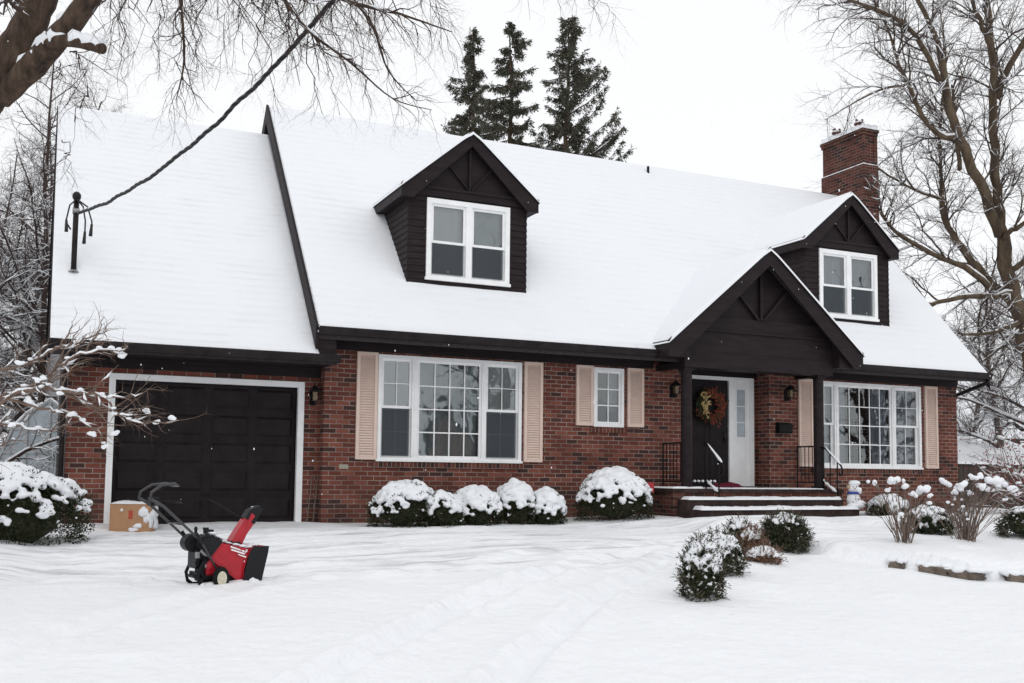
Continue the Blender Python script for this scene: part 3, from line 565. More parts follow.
MB().box(5.9, 9.75, -1.12, REC, DZ-.07, DZ).build('deck', M['concrete'], porch); MB().box(5.93, 9.72, -1.10, REC-.02, -.3, DZ-.0705).build('deck_base', M['chim'], porch)
st = MB(); st.box(6.0, 9.45, -1.42, -1.12, -.3, .40).box(6.02, 9.55, -1.72, -1.42, -.3, .235); st.build('steps', M['concrete'], porch)
def soft_slab(b, x0, x1, y0, y1, z, h, seed, n=None):
    nx_ = n or max(8, int((x1-x0)/.05)); ny_ = max(5, int((y1-y0)/.04)); k = len(b.v)
    for j in range(ny_+1):
        for i in range(nx_+1):
            x = x0+(x1-x0)*i/nx_; y = y0+(y1-y0)*j/ny_; e = min(x-x0, x1-x, y-y0, y1-y); q = min(1, e/.045); q = math.sqrt(max(0, 1-(1-q)**2))
            b.v.append((x+.01*nz(x, y, 7), y+(.022*nz(x, seed, 5)+.012*nz(x, seed, 15))*(1-q)*(1 if j < 3 else 0), z-.004+q*(h+.45*h*nz(x, y, 3, seed)+.3*h*nz(x, y, 11, seed))))
    b.f += [(k+j*(nx_+1)+i, k+j*(nx_+1)+i+1, k+(j+1)*(nx_+1)+i+1, k+(j+1)*(nx_+1)+i) for j in range(ny_) for i in range(nx_)]
    return b
sn = MB(); soft_slab(sn, 6.02, 9.44, -1.44, -1.13, .40, .048, 1); soft_slab(sn, 6.06, 9.56, -1.745, -1.43, .235, .055, 2); soft_slab(sn, 6.7, 9.3, -1.13, -.55, DZ, .018, 3); soft_slab(sn, 6.2, 6.62, -1.08, -.92, DZ, .03, 5)
soft_slab(sn, 5.91, 6.3, -1.10, -.3, DZ, .03, 6)
sn.build('step_snow', M['snow'], porch, smooth=True)
# railings
def side_rail(x, y0, y1):
    b = MB(); b.tube([(x, y0, 1.40), (x, y1, 1.40)], .016, 6).tube([(x, y0, .70), (x, y1, .70)], .010, 6)
    n = 6
    for i in range(n+1):
        y = y0+(y1-y0)*i/n; b.tube([(x, y, DZ if i in (0, n) else .70), (x, y, 1.40)], .009 if 0 < i < n else .014, 6)
    b.build('railing', M['black'], porch)
side_rail(6.41, -.04, -.72); side_rail(9.55, -.04, -.72)
def hand_rail(x, seed):
    b = MB(); ra = [(x, -.88, 1.38), (x, -1.0, 1.36), (x, -1.34, 1.10), (x, -1.43, 1.02), (x, -1.47, .93), (x, -1.45, .85), (x, -1.40, .84), (x, -1.38, .89)]
    b.tube(ra, .017, 7); b.tube([(x, -1.33, .40), (x, -1.33, 1.10)], .014, 6); b.tube([(x, -.95, DZ), (x, -.95, 1.37)], .014, 6)
    b.tube([(x, -.95, .72), (x, -1.33, .50)], .011, 6); b.tube([(x, -1.14, .61), (x, -1.14, 1.25)], .010, 6)
    b.tube([(x, -1.06, .66), (x, -1.02, .80), (x, -1.10, .86), (x, -1.12, .76), (x, -1.07, .74)], .008, 5)
    o = b.build('handrail', M['black'], porch, smooth=True)
    s = MB(); rng = random.Random(seed)
    p0, p1 = Vector((x, -1.0, 1.385)), Vector((x, -1.42, 1.05))
    s.tube([p0.lerp(p1, q) for q in (0, .15, .3, .5, .7, .85, 1)], [.006, .014, .017, .02, .024, .026, .012], 7); s.build('rail_snow', M['snow'], o, smooth=True)
    s = MB(); p0, p1 = Vector((x, -.98, .725)), Vector((x, -1.30, .54)); s.tube([p0.lerp(p1, q) for q in (0, .2, .5, .8, 1)], [.01, .03, .022, .035, .01], 7); s.build('rail_snow', M['snow'], o, smooth=True)
hand_rail(6.72, 1); hand_rail(9.40, 2)
# entry: door, sidelight, frame
f = MB(); yf = REC-.05; f.box(7.17, 7.24, yf, REC, DZ, 2.76).box(7.24, 8.83, yf, REC, 2.69, 2.76).box(8.22, 8.31, yf-.005, REC, DZ, 2.69).box(8.72, 8.83, yf, REC, DZ, 2.69)
f.build('door_frame', M['white'], house)
dr = MB(); dr.box(7.24, 8.22, REC-.01, REC+.03, DZ, 2.69)
for xa, xb in ((7.36, 7.68), (7.78, 8.10)):
    for za, zb in ((.75, 1.25), (1.35, 2.05), (2.15, 2.52)): frame_box(dr, xa, xb, za, zb, .025, REC-.018, REC-.0101)
do = dr.build('front_door', M['door'], house); MB().ico((8.14, REC-.05, 1.52), .03).box(8.12, 8.16, REC-.03, REC-.011, 1.45, 1.68).build('handle', M['gutter'], do, smooth=False)
sl_ = MB(); sl_.box(8.31, 8.72, REC-.03, REC, DZ, 1.58).box(8.31, 8.72, REC-.03, REC, 2.52, 2.69).box(8.31, 8.41, REC-.03, REC, 1.58, 2.52).box(8.62, 8.72, REC-.03, REC, 1.58, 2.52)
frame_box(sl_, 8.395, 8.635, 1.565, 2.535, .02, REC-.042, REC-.0305); sl_.box(8.41, 8.62, REC-.035, REC-.01, 1.86, 1.88).box(8.41, 8.62, REC-.035, REC-.01, 2.18, 2.20)
frame_box(sl_, 8.39, 8.64, .75, 1.45, .02, REC-.036, REC-.0305)
so_ = sl_.build('sidelight', M['white'], house); MB().box(8.41, 8.62, REC-.015, REC-.012, 1.58, 2.52).build('pane', M['frost'], so_)
wall('entry_wall', RX0, RX1, REC, -.3, 2.95, [(7.2, 8.8, DZ, 2.73)], .05)
MB().box(7.17, 8.83, REC-.12, REC-.05, DZ, DZ+.03).build('threshold', M['grey'], house)
# lamps and mailbox
def lamp(x, y, z):
    b = MB(); b.box(x-.045, x+.045, y-.02, y-.001, z-.12, z+.10); b.tube([(x, y-.02, z-.05), (x, y-.08, z-.10), (x, y-.13, z-.06)], .012, 6)
    for dx in (-.055, .055):
        for dy in (-.055, .055): b.tube([(x+dx*.75, y-.13+dy*.75, z-.05), (x+dx, y-.13+dy, z+.10)], .006, 4)
    b.prism([(x-.075, y-.205, z+.10), (x+.075, y-.205, z+.10), (x+.075, y-.055, z+.10), (x-.075, y-.055, z+.10)], (0, 0, .012))
    k = len(b.v); b.v += [(x-.07, y-.20, z+.112), (x+.07, y-.20, z+.112), (x+.07, y-.06, z+.112), (x-.07, y-.06, z+.112), (x-.02, y-.15, z+.19), (x+.02, y-.15, z+.19), (x+.02, y-.11, z+.19), (x-.02, y-.11, z+.19)]
    b.f += [(k, k+1, k+5, k+4), (k+1, k+2, k+6, k+5), (k+2, k+3, k+7, k+6), (k+3, k, k+4, k+7), (k+4, k+5, k+6, k+7)]
    b.box(x-.045, x+.045, y-.175, y-.085, z-.065, z-.05); b.tube([(x, y-.13, z+.19), (x, y-.13, z+.24)], .008, 5)
    b.tube([(x, y-.13, z-.065), (x, y-.13, z-.13)], [.02, .004], 6)
    o = b.build('wall_lamp', M['black'], house)
    MB().prism([(x-.034, y-.164, z-.05), (x+.034, y-.164, z-.05), (x+.034, y-.096, z-.05), (x-.034, y-.096, z-.05)], (0, 0, .14)).build('lantern_glass', M['amber'], o)
lamp(6.63, 0, 2.38); lamp(9.32, 0, 2.42); lamp(-.12, .268, 2.0)
b = MB(); pr = [(-.001, 1.66), (-.11, 1.66), (-.13, 1.70), (-.13, 1.80), (-.10, 1.85), (-.04, 1.875), (-.001, 1.88)]
b.prism([(9.05, p[0], p[1]) for p in pr], (.32, 0, 0)); b.box(9.03, 9.39, -.145, -.131, 1.79, 1.83); b.build('mailbox', M['black'], house, fix=True)
MB().box(.27, .42, -.012, -.001, .86, .93).build('wall_vent', mat('vent_plastic', (.32, .30, .24), .6), house)

# chimney ---------------------------------------------------------------
CX0, CX1, CY0, CY1 = 14.0, 14.49, 2.71, 4.14
b = MB(); b.box(CX0, CX1, CY0-.03, CY1+.03, -.3, 8.50); b.box(CX0+.03, CX1-.03, CY0, CY1, 8.50, 9.25)
b.box(CX0, CX1+.0, CY0-.03, CY1+.03, 9.25, 9.33).box(CX0-.02, CX1+.02, CY0-.05, CY1+.05, 9.33, 9.40)
b.box(CX0+.012, CX0+.12, CY0-.018, CY0, 8.53, 9.25).box(CX1-.12, CX1-.012, CY0-.018, CY0, 8.53, 9.25)
ch = b.build('chimney', M['chim'], house)
sn = MB(); soft_slab(sn, CX0-.03, CX1+.03, CY0-.06, CY1+.06, 9.40, .13, 3, 14); sn.build('chimney_snow', M['snow'], ch, smooth=True)
sn = MB(); sn.prism([(CX0-.005, CY0-.035, 8.50), (CX0+.03, CY0-.035, 8.50), (CX0+.03, CY0-.035, 8.535), (CX0, CY0-.035, 8.52)], (0, CY1-CY0+.07, 0)); sn.prism([(CX0, CY0-.035, 8.50), (CX0, CY0, 8.50), (CX0, CY0, 8.53), (CX0, CY0-.03, 8.52)], (CX1-CX0, 0, 0)); sn.build('chimney_snow', M['snow'], ch, fix=True)
for yy in (3.05, 3.85):
    p = MB(); zz = 9.40; X = 14.24
    p.tube([(X, yy, zz), (X, yy, zz+.22), (X, yy, zz+.22), (X, yy, zz+.26)], [.12, .10, .125, .125], 12); po = p.build('chimney_pot', M['clay'], ch, smooth=False)
    for dx, dy in ((-.07, .02), (.06, -.04), (0, .07)): p2 = MB().box(X+dx-.02, X+dx+.02, yy+dy-.02, yy+dy+.02, zz+.26, zz+.36); p2.build('pot_prong', M['clay'], po)
    s = MB(); s.ico((X-.03, yy-.02, zz+.27), .10, 1, 1, .45, .4); s.build('pot_snow', M['snow'], po, smooth=True)
# vent pipe on ridge
MB().tube([(8.25, 3.4, 7.60), (8.25, 3.4, 7.83)], .03, 8).build('vent_pipe', M['black'], house)

# service mast -----------------------------------------------------------
MX, MY = -3.77, .28; mz = groofz(MY)-.05
b = MB(); b.tube([(MX, MY, mz-.1), (MX, MY, 4.86)], .040, 10); mo = b.build('service_mast', M['gutter'], house, smooth=True)
MB().tube([(MX, MY, mz+.015), (MX, MY, mz+.05)], [.085, .05], 12).build('mast_collar', M['grey'], mo)
b = MB(); b.ico((MX, MY-.01, 4.88), .065, 1, 1.1, 1.15); b.build('weatherhead', M['plastic'], mo, smooth=True)
for k, (dx, zl, zb) in enumerate(((-.13, 4.45, 4.35), (.13, 4.30, 4.15), (.22, 4.42, 4.35))):
    b = MB(); b.tube([(MX, MY-.05, 4.83), (MX+dx*.7, MY-.08, 4.72), (MX+dx, MY-.1, 4.5), (MX+dx, MY-.1, zl), (MX+dx*(.9 if k else .5), MY-.1, zb)] , .012, 6)
    b.tube([(MX+dx, MY-.1, zl+.04), (MX+dx*.95, MY-.1, zl-.14)], [.018, .028], 6); b.build('drip_loop', M['cable'], mo, smooth=True)
b = MB(); A_ = W(79, 213, 15.3); b.tube([(MX-.05, MY, 4.66), (MX+.05, MY, 4.66)], .05, 8); b.tube([(MX, MY, 4.66), A_], .012, 6); b.build('cable_clamp', M['grey'], mo)

# cable ------------------------------------------------------------------
CB = ((-1.626, -7.850, 5.418), 0.4)
cab = thing('power_cable', A_, 0, 'thick twisted black overhead cable running from garage roof mast to upper edge', 'cable')
B_ = Vector(CB[0]); sag = CB[1]
def cp(t):
    p = A_+(B_-A_)*t; p.z -= sag*4*t*(1-t); return p
ts = [i/260*1.9 for i in range(261)]
for ph in (0, 2*PI/3, 4*PI/3):
    pts = []
    for t in ts:
        p = cp(t); tg = (cp(t+.01)-cp(t-.01)).normalized(); o1 = tg.orthogonal().normalized(); o2 = tg.cross(o1); a_ = ph+t*95
        p = p+Vector((.006*math.sin(t*55), 0, .007*math.sin(t*31)+.006*math.sin(t*70))); pts.append(p+(o1*math.cos(a_)+o2*math.sin(a_))*.0135)
    MB().tube(pts, .0115, 6).build('cable_strand', M['cable'], cab, smooth=True)
b = MB(); rng = random.Random(5); i = 0
while i < 255:
    n_ = rng.randint(10, 40); seg = ts[i:i+n_+1]
    if len(seg) > 3: b.tube([cp(t)+Vector((.006*math.sin(t*55), 0, .021+.007*math.sin(t*31)+.006*math.sin(t*70))) for t in seg], [.003]+[.011+.005*noise.noise(Vector((t*40, 0, 0))) for t in seg[1:-1]]+[.003], 6)
    i += n_+rng.randint(0, 3)
b.build('cable_snow', M['snow'], cab, smooth=True)

# ------------------------------------------------------------------ things on the ground
# wreath
wr = thing('wreath', (7.73, REC-.05, 2.16), 0, 'round wreath of orange leaves and tan ribbon hanging on the dark front door', 'wreath')
rng = random.Random(3); g1, g2, g3 = MB(), MB(), MB()
for i in range(900):
    a = rng.random()*2*PI; rr = .235+rng.gauss(0, .045); p = Vector((math.cos(a)*rr, -.03-abs(rng.gauss(0, .035)), math.sin(a)*rr))
    d = Vector((math.cos(a+rng.uniform(-1, 1)), rng.uniform(-.8, -.1), math.sin(a+rng.uniform(-1, 1))))
    side = math.cos(a-.2); tgt = g2 if (rng.random() < (.75 if side > -.25 else .12)) else g1
    tgt.quadleaf(p, d, Vector((0, -1, .2)), rng.uniform(.05, .10), .035 if tgt is g2 else .02)
for i in range(40): g3.quadleaf(Vector((-.13+rng.gauss(0, .03), -.08, .12-.30*rng.random())), Vector((rng.uniform(-.5, .5), -.3, rng.uniform(-1, .8))), Vector((0, -1, 0)), .10, .05)
for c_ in ((-.17, .22), (-.08, .22)): g3.tube([(c_[0]+.06*math.cos(q), -.09, c_[1]+.045*math.sin(q)) for q in np.linspace(0, 6.3, 12)], .018, 5)
b = MB(); b.tube([(.25*math.cos(q), -.03, .25*math.sin(q)) for q in np.linspace(0, 2*PI, 28)], .05, 8); b.build('greenery_ring', M['yew'], wr, world=False, smooth=True)
g1.build('greenery', M['yew'], wr, world=False); g2.build('autumn_leaves', M['leaf_orange'], wr, world=False); g3.build('ribbon', M['ribbon'], wr, world=False)

# door mat: a crumpled burgundy mat
b = MB(); n_ = 24
for j in range(9):
    for i in range(n_+1):
        x = -.36+.72*i/n_; y = -.14+.28*j/8; e = min(1, min(x+.36, .36-x, y+.14, .14-y)/.05); b.v.append((x, y, e*(.055+.03*nz(x, y, 5)+.03*math.exp(-(y/.06)**2))))
b.f = [(j*(n_+1)+i, j*(n_+1)+i+1, (j+1)*(n_+1)+i+1, (j+1)*(n_+1)+i) for j in range(8) for i in range(n_)]
dm = thing('door_mat', (7.95, .16, DZ+.012), 0, 'rumpled burgundy door mat lying before the front door', 'mat'); b.build('mat_cloth', M['burgundy'], dm, world=False, smooth=True)
# low snow-topped edging in front of the door
rk = thing('boot_rack', (6.98, -.35, DZ), 0, 'low black wire rack with snow capped bars left of the door mat', 'rack'); b = MB(); s = MB()
b.tube([(-.38, 0, .04), (.38, 0, .04)], .01, 6).tube([(-.38, 0, .10), (.38, 0, .10)], .01, 6)
for i in range(9): x = -.36+.09*i; b.tube([(x, 0, 0), (x, 0, .12)], .008, 5); s.ico((x, 0, .125), .03, 1, 1, .9, .3)
b.build('rack_frame', M['black'], rk, world=False); s.build('snow_caps', M['snow'], rk, world=False, smooth=True)

# cardboard box by the garage door
bx = thing('cardboard_box', (-2.83, -.24, gz(-2.83, -.3)-.02), R_(-24), 'snow-topped tan cardboard box standing before the garage door', 'box')
b = MB(); b.box(-.29, .29, -.17, .17, 0, .41); b.box(-.295, .295, -.175, -.001, .411, .416).box(-.295, .295, .003, .175, .411, .416).build('carton', M['card'], bx, world=False)
MB().box(-.292, .292, -.03, .03, .4165, .419).box(.2901, .292, -.03, .03, .28, .419).build('packing_tape', mat('packing_tape', (.40, .27, .16), .25), bx, world=False)
MB().box(-.02, .04, -.1725, -.1705, .20, .32).build('red_mark', mat('red_ink', (.42, .06, .03), .7), bx, world=False)
s = MB(); soft_slab(s, -.29, .295, -.175, .175, .419, .035, 7)
s.ico((.295, -.02, .26), .10, .25, 1, 1.2, .5); s.ico((.295, .06, .12), .09, .25, 1.2, 1, .5); s.ico((.20, -.175, .30), .07, 1, .25, 1, .6); s.ico((.12, -.175, .10), .05, 1.2, .25, .8, .6); s.ico((.29, -.12, .18), .09, .2, .8, 1.4, .5); s.ico((.29, .10, .30), .08, .2, 1, 1.2, .5); s.ico((.24, -.17, .22), .06, 1, .2, 1.5, .5); s.ico((.05, -.17, .05), .05, 1.6, .2, .6, .5); s.ico((-.12, -.17, .33), .022, 1, .3, 1, .5); s.build('snow', M['snow'], bx, world=False, smooth=True)

# two leaning stakes beside the garage door
for i, (x, dx, lab) in enumerate(((-.20, .10, 'left of two grey wooden stakes leaning in the garage corner'), (-.10, .09, 'right of two grey wooden stakes leaning in the garage corner'))):
    st_ = thing('wooden_stake', (x, .14, -.08), 0, lab, 'stake', 'stakes leaning in the garage corner'); b = MB(); b.tube([(0, 0, 0), (dx, .105, .85)], .011, 4); b.build('stake_shaft', M['wood'], st_, world=False)

# ---- snow blower
sb = thing('snow_blower', tuple(Vector((-2.56, -5.82, gz(-2.56, -5.82)-.045))), R_(13), 'red and black walk-behind snow blower parked on the snowy drive', 'snow blower')
def P(name, b, m, par=None, smooth=False, fix=True):
    b.v = [((v[0]*.69 if v[0] > -.3 else -.207+(v[0]+.3)*1.08), v[1]*.80, v[2]) for v in b.v]
    return b.build(name, M[m], par or sb, smooth=smooth, world=False, fix=fix)
yw = .25
# auger housing: two side plates, a curved back
side = [(.33, .03), (.34, .10), (.41, .32), (.46, .385), (.50, .40), (.71, .40), (.70, .34), (.60, .03)]
for s in (-1, 1): b = MB(); b.prism([(p[0], s*yw-.008, p[1]) for p in side], (0, .016, 0)); P('auger_side_panel', b, 'plastic')
b = MB(); prof = [(.36, .06), (.34, .12), (.345, .20), (.38, .29), (.46, .375), (.56, .395), (.70, .396)]
for i in range(len(prof)-1):
    (x0, z0), (x1, z1) = prof[i], prof[i+1]; b.prism([(x0, -yw+.009, z0), (x1, -yw+.009, z1), (x1+.006, -yw+.009, z1-.008), (x0+.006, -yw+.009, z0-.008)], (0, 2*yw-.018, 0))
P('auger_housing', b, 'red')
b = MB(); b.tube([(.50, -yw+.01, .18), (.50, yw-.01, .18)], .018, 8)
for s in (-1, 1):
    for k in range(2):
        pts = []
        for i in range(14):
            q = i/13; a = q*PI*1.1+k*PI; yy = s*(yw-.03)*(1-q*.85); pts.append((.50+.125*math.cos(a), yy, .18+.125*math.sin(a)))
        b.tube(pts, .018, 5); b.tube([(.50, pts[7][1], .18), pts[7]], .012, 5)
P('auger', b, 'rubber')
# red cowl
cow = [(-.14, .30), (.03, .44), (.46, .37), (.42, .27), (.33, .08), (.26, .08), (.02, .21)]
b = MB(); b.prism([(p[0], -yw+.045, p[1]) for p in cow], (0, 2*yw-.09, 0)); P('cowl', b, 'red')
b = MB()
for s in (-1, 1): b.prism([(p[0]*1.0, s*(yw-.043)-.004, p[1]) for p in [(-.10, .305), (.035, .42), (.43, .355), (.395, .27), (.315, .105), (.27, .10), (.045, .215)]], (0, .008, 0))
P('cowl_side_panel', b, 'red')
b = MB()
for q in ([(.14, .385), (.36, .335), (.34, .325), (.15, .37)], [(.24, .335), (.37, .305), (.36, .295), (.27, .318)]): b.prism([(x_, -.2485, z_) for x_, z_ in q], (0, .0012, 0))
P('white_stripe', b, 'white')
b = MB(); b.prism([(-.30, -.17, .42), (-.25, -.17, .50), (-.10, -.17, .515), (.045, -.17, .465), (-.12, -.17, .315), (-.18, -.17, .33)], (0, .34, 0)); b.prism([(-.27, -.215, .43), (-.235, -.215, .485), (-.10, -.215, .50), (.04, -.215, .455), (-.12, -.215, .318)], (0, .045, 0)); P('engine_shroud', b, 'plastic')
b = MB(); b.box(-.26, .0, -.15, .15, .22, .42); b.box(-.2, .25, -.13, .13, .07, .24); b.tube([(-.30, -.06, .44), (-.30, .12, .44)], [.085, .085], 18).tube([(-.305, -.075, .44), (-.305, -.06, .44)], [.05, .086], 18).box(-.30, -.06, -.12, .14, .20, .40).tube([(-.20, -.16, .33), (-.20, -.10, .33)], .06, 14).tube([(-.27, -.15, .26), (-.27, .0, .26)], .045, 12)
for k in range(7): b.box(-.29+.0, -.16, -.135, -.12, .22+k*.022, .228+k*.022)
P('engine', b, 'black')
b = MB(); b.box(-.30, -.22, -.15, -.09, .30, .36).tube([(-.25, -.16, .38), (-.15, -.17, .30)], .02, 8).tube([(-.22, -.155, .24), (-.12, -.165, .22)], .028, 10); P('muffler', b, 'grey', smooth=False)
b = MB(); b.box(-.17, .05, -.17, .17, .13, .25); b.ico((-.12, -.175, .25), .07, 1, .3, 1, .2); P('belt_cover', b, 'red')
b = MB(); b.tube([(-.14, -.05, .53), (-.14, -.05, .57)], .035, 12).tube([(-.14, -.05, .57), (-.14, -.05, .585)], .042, 12).box(-.08, .01, .02, .12, .51, .56); P('fuel_cap', b, 'plastic')
b = MB(); b.tube([(-.27, -.02, .52), (-.27, -.02, .56)], .022, 8).ico((-.27, -.02, .575), .025); P('primer_knob', b, 'plastic')
b = MB(); b.box(-.26, .34, -.17, -.155, .10, .15).box(-.26, .34, .155, .17, .10, .15).box(-.26, -.22, -.17, .17, .10, .16).box(.05, .28, -.16, .16, .05, .14); b.prism([(-.27, -.19, .16), (-.22, -.19, .32), (-.18, -.19, .32), (-.22, -.19, .12)], (0, .02, 0)); P('frame', b, 'black')
# wheels
def wheel(x, y, r, nm='wheel'):
    b = MB(); tread = []
    prof = [(-.035, r-.02), (-.032, r-.004), (-.012, r), (.012, r), (.032, r-.004), (.035, r-.02)]
    n_ = 26
    for i in range(n_):
        a = 2*PI*i/n_; k = 1+.03*(i % 2)
        for (dy, rr) in prof: b.v.append((x+math.cos(a)*rr*k, y+dy, r+math.sin(a)*rr*k))
    m_ = len(prof)
    b.f += [(i*m_+j, i*m_+j+1, ((i+1) % n_)*m_+j+1, ((i+1) % n_)*m_+j) for i in range(n_) for j in range(m_-1)]
    b.f += [tuple(i*m_ for i in range(n_)), tuple(i*m_+m_-1 for i in range(n_))[::-1]]
    o = P(nm, b, 'rubber'); h = MB(); h.tube([(x, y-.041, r), (x, y+.041, r)], r*.62, 20).tube([(x, y-.052, r), (x, y-.04, r)], r*.2, 10)
    for k in range(6):
        a = k*PI/3; h.tube([(x+math.cos(a)*r*.2, y-.044, r+math.sin(a)*r*.2), (x+math.cos(a)*r*.56, y-.044, r+math.sin(a)*r*.56)], .008, 5)
    P('hub', h, 'cream', o)
wheel(.0, -.27, .11); wheel(.0, .27, .11)
b = MB(); b.tube([(0, -.27, .10), (0, .27, .10)], .012, 8); P('axle', b, 'grey')
# rear skid loop
b = MB(); b.tube([(-.16, -.2, .30), (-.24, -.2, .24), (-.29, -.2, .15), (-.27, -.2, .07), (-.20, -.2, .03), (-.05, -.2, .03)], .024, 8); b.tube([(-.28, -.2, .12), (-.28, .2, .12)], .014, 6); b.tube([(-.16, .2, .30), (-.24, .2, .24), (-.29, .2, .15), (-.27, .2, .07), (-.20, .2, .03), (-.05, .2, .03)], .022, 8); P('rear_guard', b, 'black', smooth=True)
# handle
def H(s): return [(.02, s*.235, .12), (-.29, s*.235, .47), (-.63, s*.225, .80), (-.74, s*.20, .87)]
b = MB()
for s in (-1, 1): b.tube(H(s), .0135, 8)
loop = [(-.74, -.20, .87), (-.73, -.19, .93), (-.64, -.17, .995), (-.52, -.15, 1.01), (-.475, -.10, .99), (-.475, .10, .99), (-.52, .15, 1.01), (-.64, .17, .995), (-.73, .19, .93), (-.74, .20, .87)]
b.tube(loop, .0125, 8); b.tube([(-.66, -.222, .82), (-.66, .222, .82)], .012, 8); b.tube([(-.46, -.23, .63), (-.46, .23, .63)], .010, 8); hd = P('handle', b, 'tube', smooth=True)
b = MB()
for s in (-1, 1): b.tube([(-.36+.02, s*.235, .54), (-.26, s*.235, .44)], .020, 8).tube([(-.27, s*.215, .45), (-.27, s*.26, .45)], .012, 6)
P('handle_clamp', b, 'plastic', hd)
b = MB(); b.tube([(-.60, -.17, .84), (-.50, -.16, .84), (-.44, -.10, .83), (-.44, .10, .83), (-.50, .16, .84), (-.60, .17, .84)], .009, 6); P('control_bail', b, 'black', hd, smooth=True)
b = MB(); b.box(-.70, -.62, -.06, .06, .80, .88); P('control_panel', b, 'plastic', hd)
# chute
b = MB(); cx, cz = .28, .41; dirc = Vector((.52, 0, 1)).normalized(); 
b.tube([(cx, 0, .385), (cx+.0, 0, .44)], [.13, .115], 18); b.tube([(cx, 0, .395), (cx, 0, .42)], .14, 18); P('chute_base', b, 'plastic')
def chutesec(c, hw, hd_): return [(c[0]-hd_, -hw, c[2]+hd_*.45), (c[0]-hd_*.2, -hw*1.15, c[2]), (c[0]+hd_, -hw, c[2]-hd_*.45), (c[0]+hd_, hw, c[2]-hd_*.45), (c[0]-hd_*.2, hw*1.15, c[2]), (c[0]-hd_, hw, c[2]+hd_*.45)]
def loft(b, secs):
    k = len(b.v); n_ = len(secs[0])
    for s in secs: b.v += s
    b.f += [(k+i*n_+j, k+i*n_+(j+1) % n_, k+(i+1)*n_+(j+1) % n_, k+(i+1)*n_+j) for i in range(len(secs)-1) for j in range(n_)]; b.f += [tuple(range(k+n_-1, k-1, -1)), tuple(range(k+(len(secs)-1)*n_, k+len(secs)*n_))]
b = MB(); loft(b, [chutesec((.30, 0, .42), .08, .07), chutesec((.40, 0, .54), .07, .062), (chutesec((.51, 0, .65), .07, .065))]); P('chute', b, 'red')
b = MB(); loft(b, [chutesec((.50, 0, .64), .075, .072), chutesec((.57, 0, .72), .072, .07), chutesec((.67, 0, .775), .066, .035)]); df = P('chute_deflector', b, 'plastic')
b = MB()
for s in (-1, 1): b.prism([(.44, s*.088, .61), (.47, s*.088, .59), (.57, s*.088, .69), (.52, s*.088, .72)], (0, .006, 0))
P('deflector_bracket', b, 'red', df)
b = MB(); b.tube([(-.10, -.02, .86), (.05, 0, .81), (.44, .02, .66)], .007, 6); b.tube([(-.66, .02, .87), (-.10, -.02, .86)], .005, 5); P('chute_crank', b, 'black')
# snow on it
s = MB(); rng = random.Random(8)
def line_snow(p0, p1, r, n_, wy, hz=.5):
    for i in range(n_):
        q = rng.random(); p = Vector(p0).lerp(Vector(p1), q); p.y += rng.uniform(-wy, wy); s.ico(p, r*rng.uniform(.6, 1.2), 1.3, 1.2, hz, .4, rng)
line_snow((-.07, 0, .535), (.12, 0, .46), .035, 46, .17, .35); line_snow((.12, 0, .445), (.42, 0, .39), .035, 40, .19, .35)
line_snow((.40, -.02, .40), (.62, -.02, .41), .03, 26, .22, .3); line_snow((.55, 0, .745), (.64, 0, .78), .028, 12, .06, .45); line_snow((-.30, 0, .51), (-.24, 0, .49), .03, 10, .1, .5)
line_snow((.46, -.24, .07), (.56, -.255, .04), .035, 14, .02, .9); line_snow((-.25, -.21, .05), (-.05, -.23, .05), .03, 14, .03, .7); line_snow((.47, -.02, .68), (.50, .03, .70), .02, 10, .05, .8)
line_snow((.16, -.222, .40), (.38, -.222, .345), .010, 22, .004, .9); line_snow((.40, -.19, .36), (.36, -.2, .20), .016, 14, .01, 1.2)
P('snow', s, 'snow', smooth=True, fix=False)

# small figure at the porch end
sf = thing('snowman_figure', (9.62, -1.50, .27), R_(-25), 'small white plush snowman figure in a blue scarf beside the porch steps', 'figurine')
b = MB(); b.ico((0, 0, .13), .13, 1, .9, 1.15); b.ico((0, 0, .34), .10, 1, .95, 1.0).build('body', M['pumpkin'], sf, world=False, smooth=True)
b = MB(); b.tube([(.095*math.cos(q), .09*math.sin(q), .255) for q in np.linspace(0, 2*PI, 20)], .020, 7); b.build('scarf', M['blue'], sf, world=False, smooth=True)
b = MB(); b.ico((-.09, -.02, .36), .040, 1, 1, 1); b.build('ear_muff', M['orange'], sf, world=False, smooth=True)
b = MB(); b.tube([(0, -.09, .34), (0, -.15, .33)], [.015, .003], 6); b.build('nose', M['orange'], sf, world=False)
b = MB(); [b.ico((dx, -.092, .37), .010) for dx in (-.03, .03)]; [b.ico((.0, -.135, z), .010) for z in (.2, .15)]; b.build('buttons', M['black'], sf, world=False)
b = MB(); b.ico((.02, 0, .43), .10, 1.1, 1, .6, .4).ico((.08, -.04, .30), .06, 1, 1, 1.2, .5).ico((.0, -.10, .02), .13, 1.2, 1, .5, .5).ico((.10, -.06, .06), .09, 1, 1, .8, .5); b.build('snow_cap', M['snow'], sf, world=False, smooth=True)
b = MB(); [b.ico((dx, dy, z), .014, 1, .4, 1) for dx, dy, z in ((.06, -.115, .14), (-.05, -.12, .08), (.09, -.09, .2))]; b.build('red_spots', M['berry'], sf, world=False)
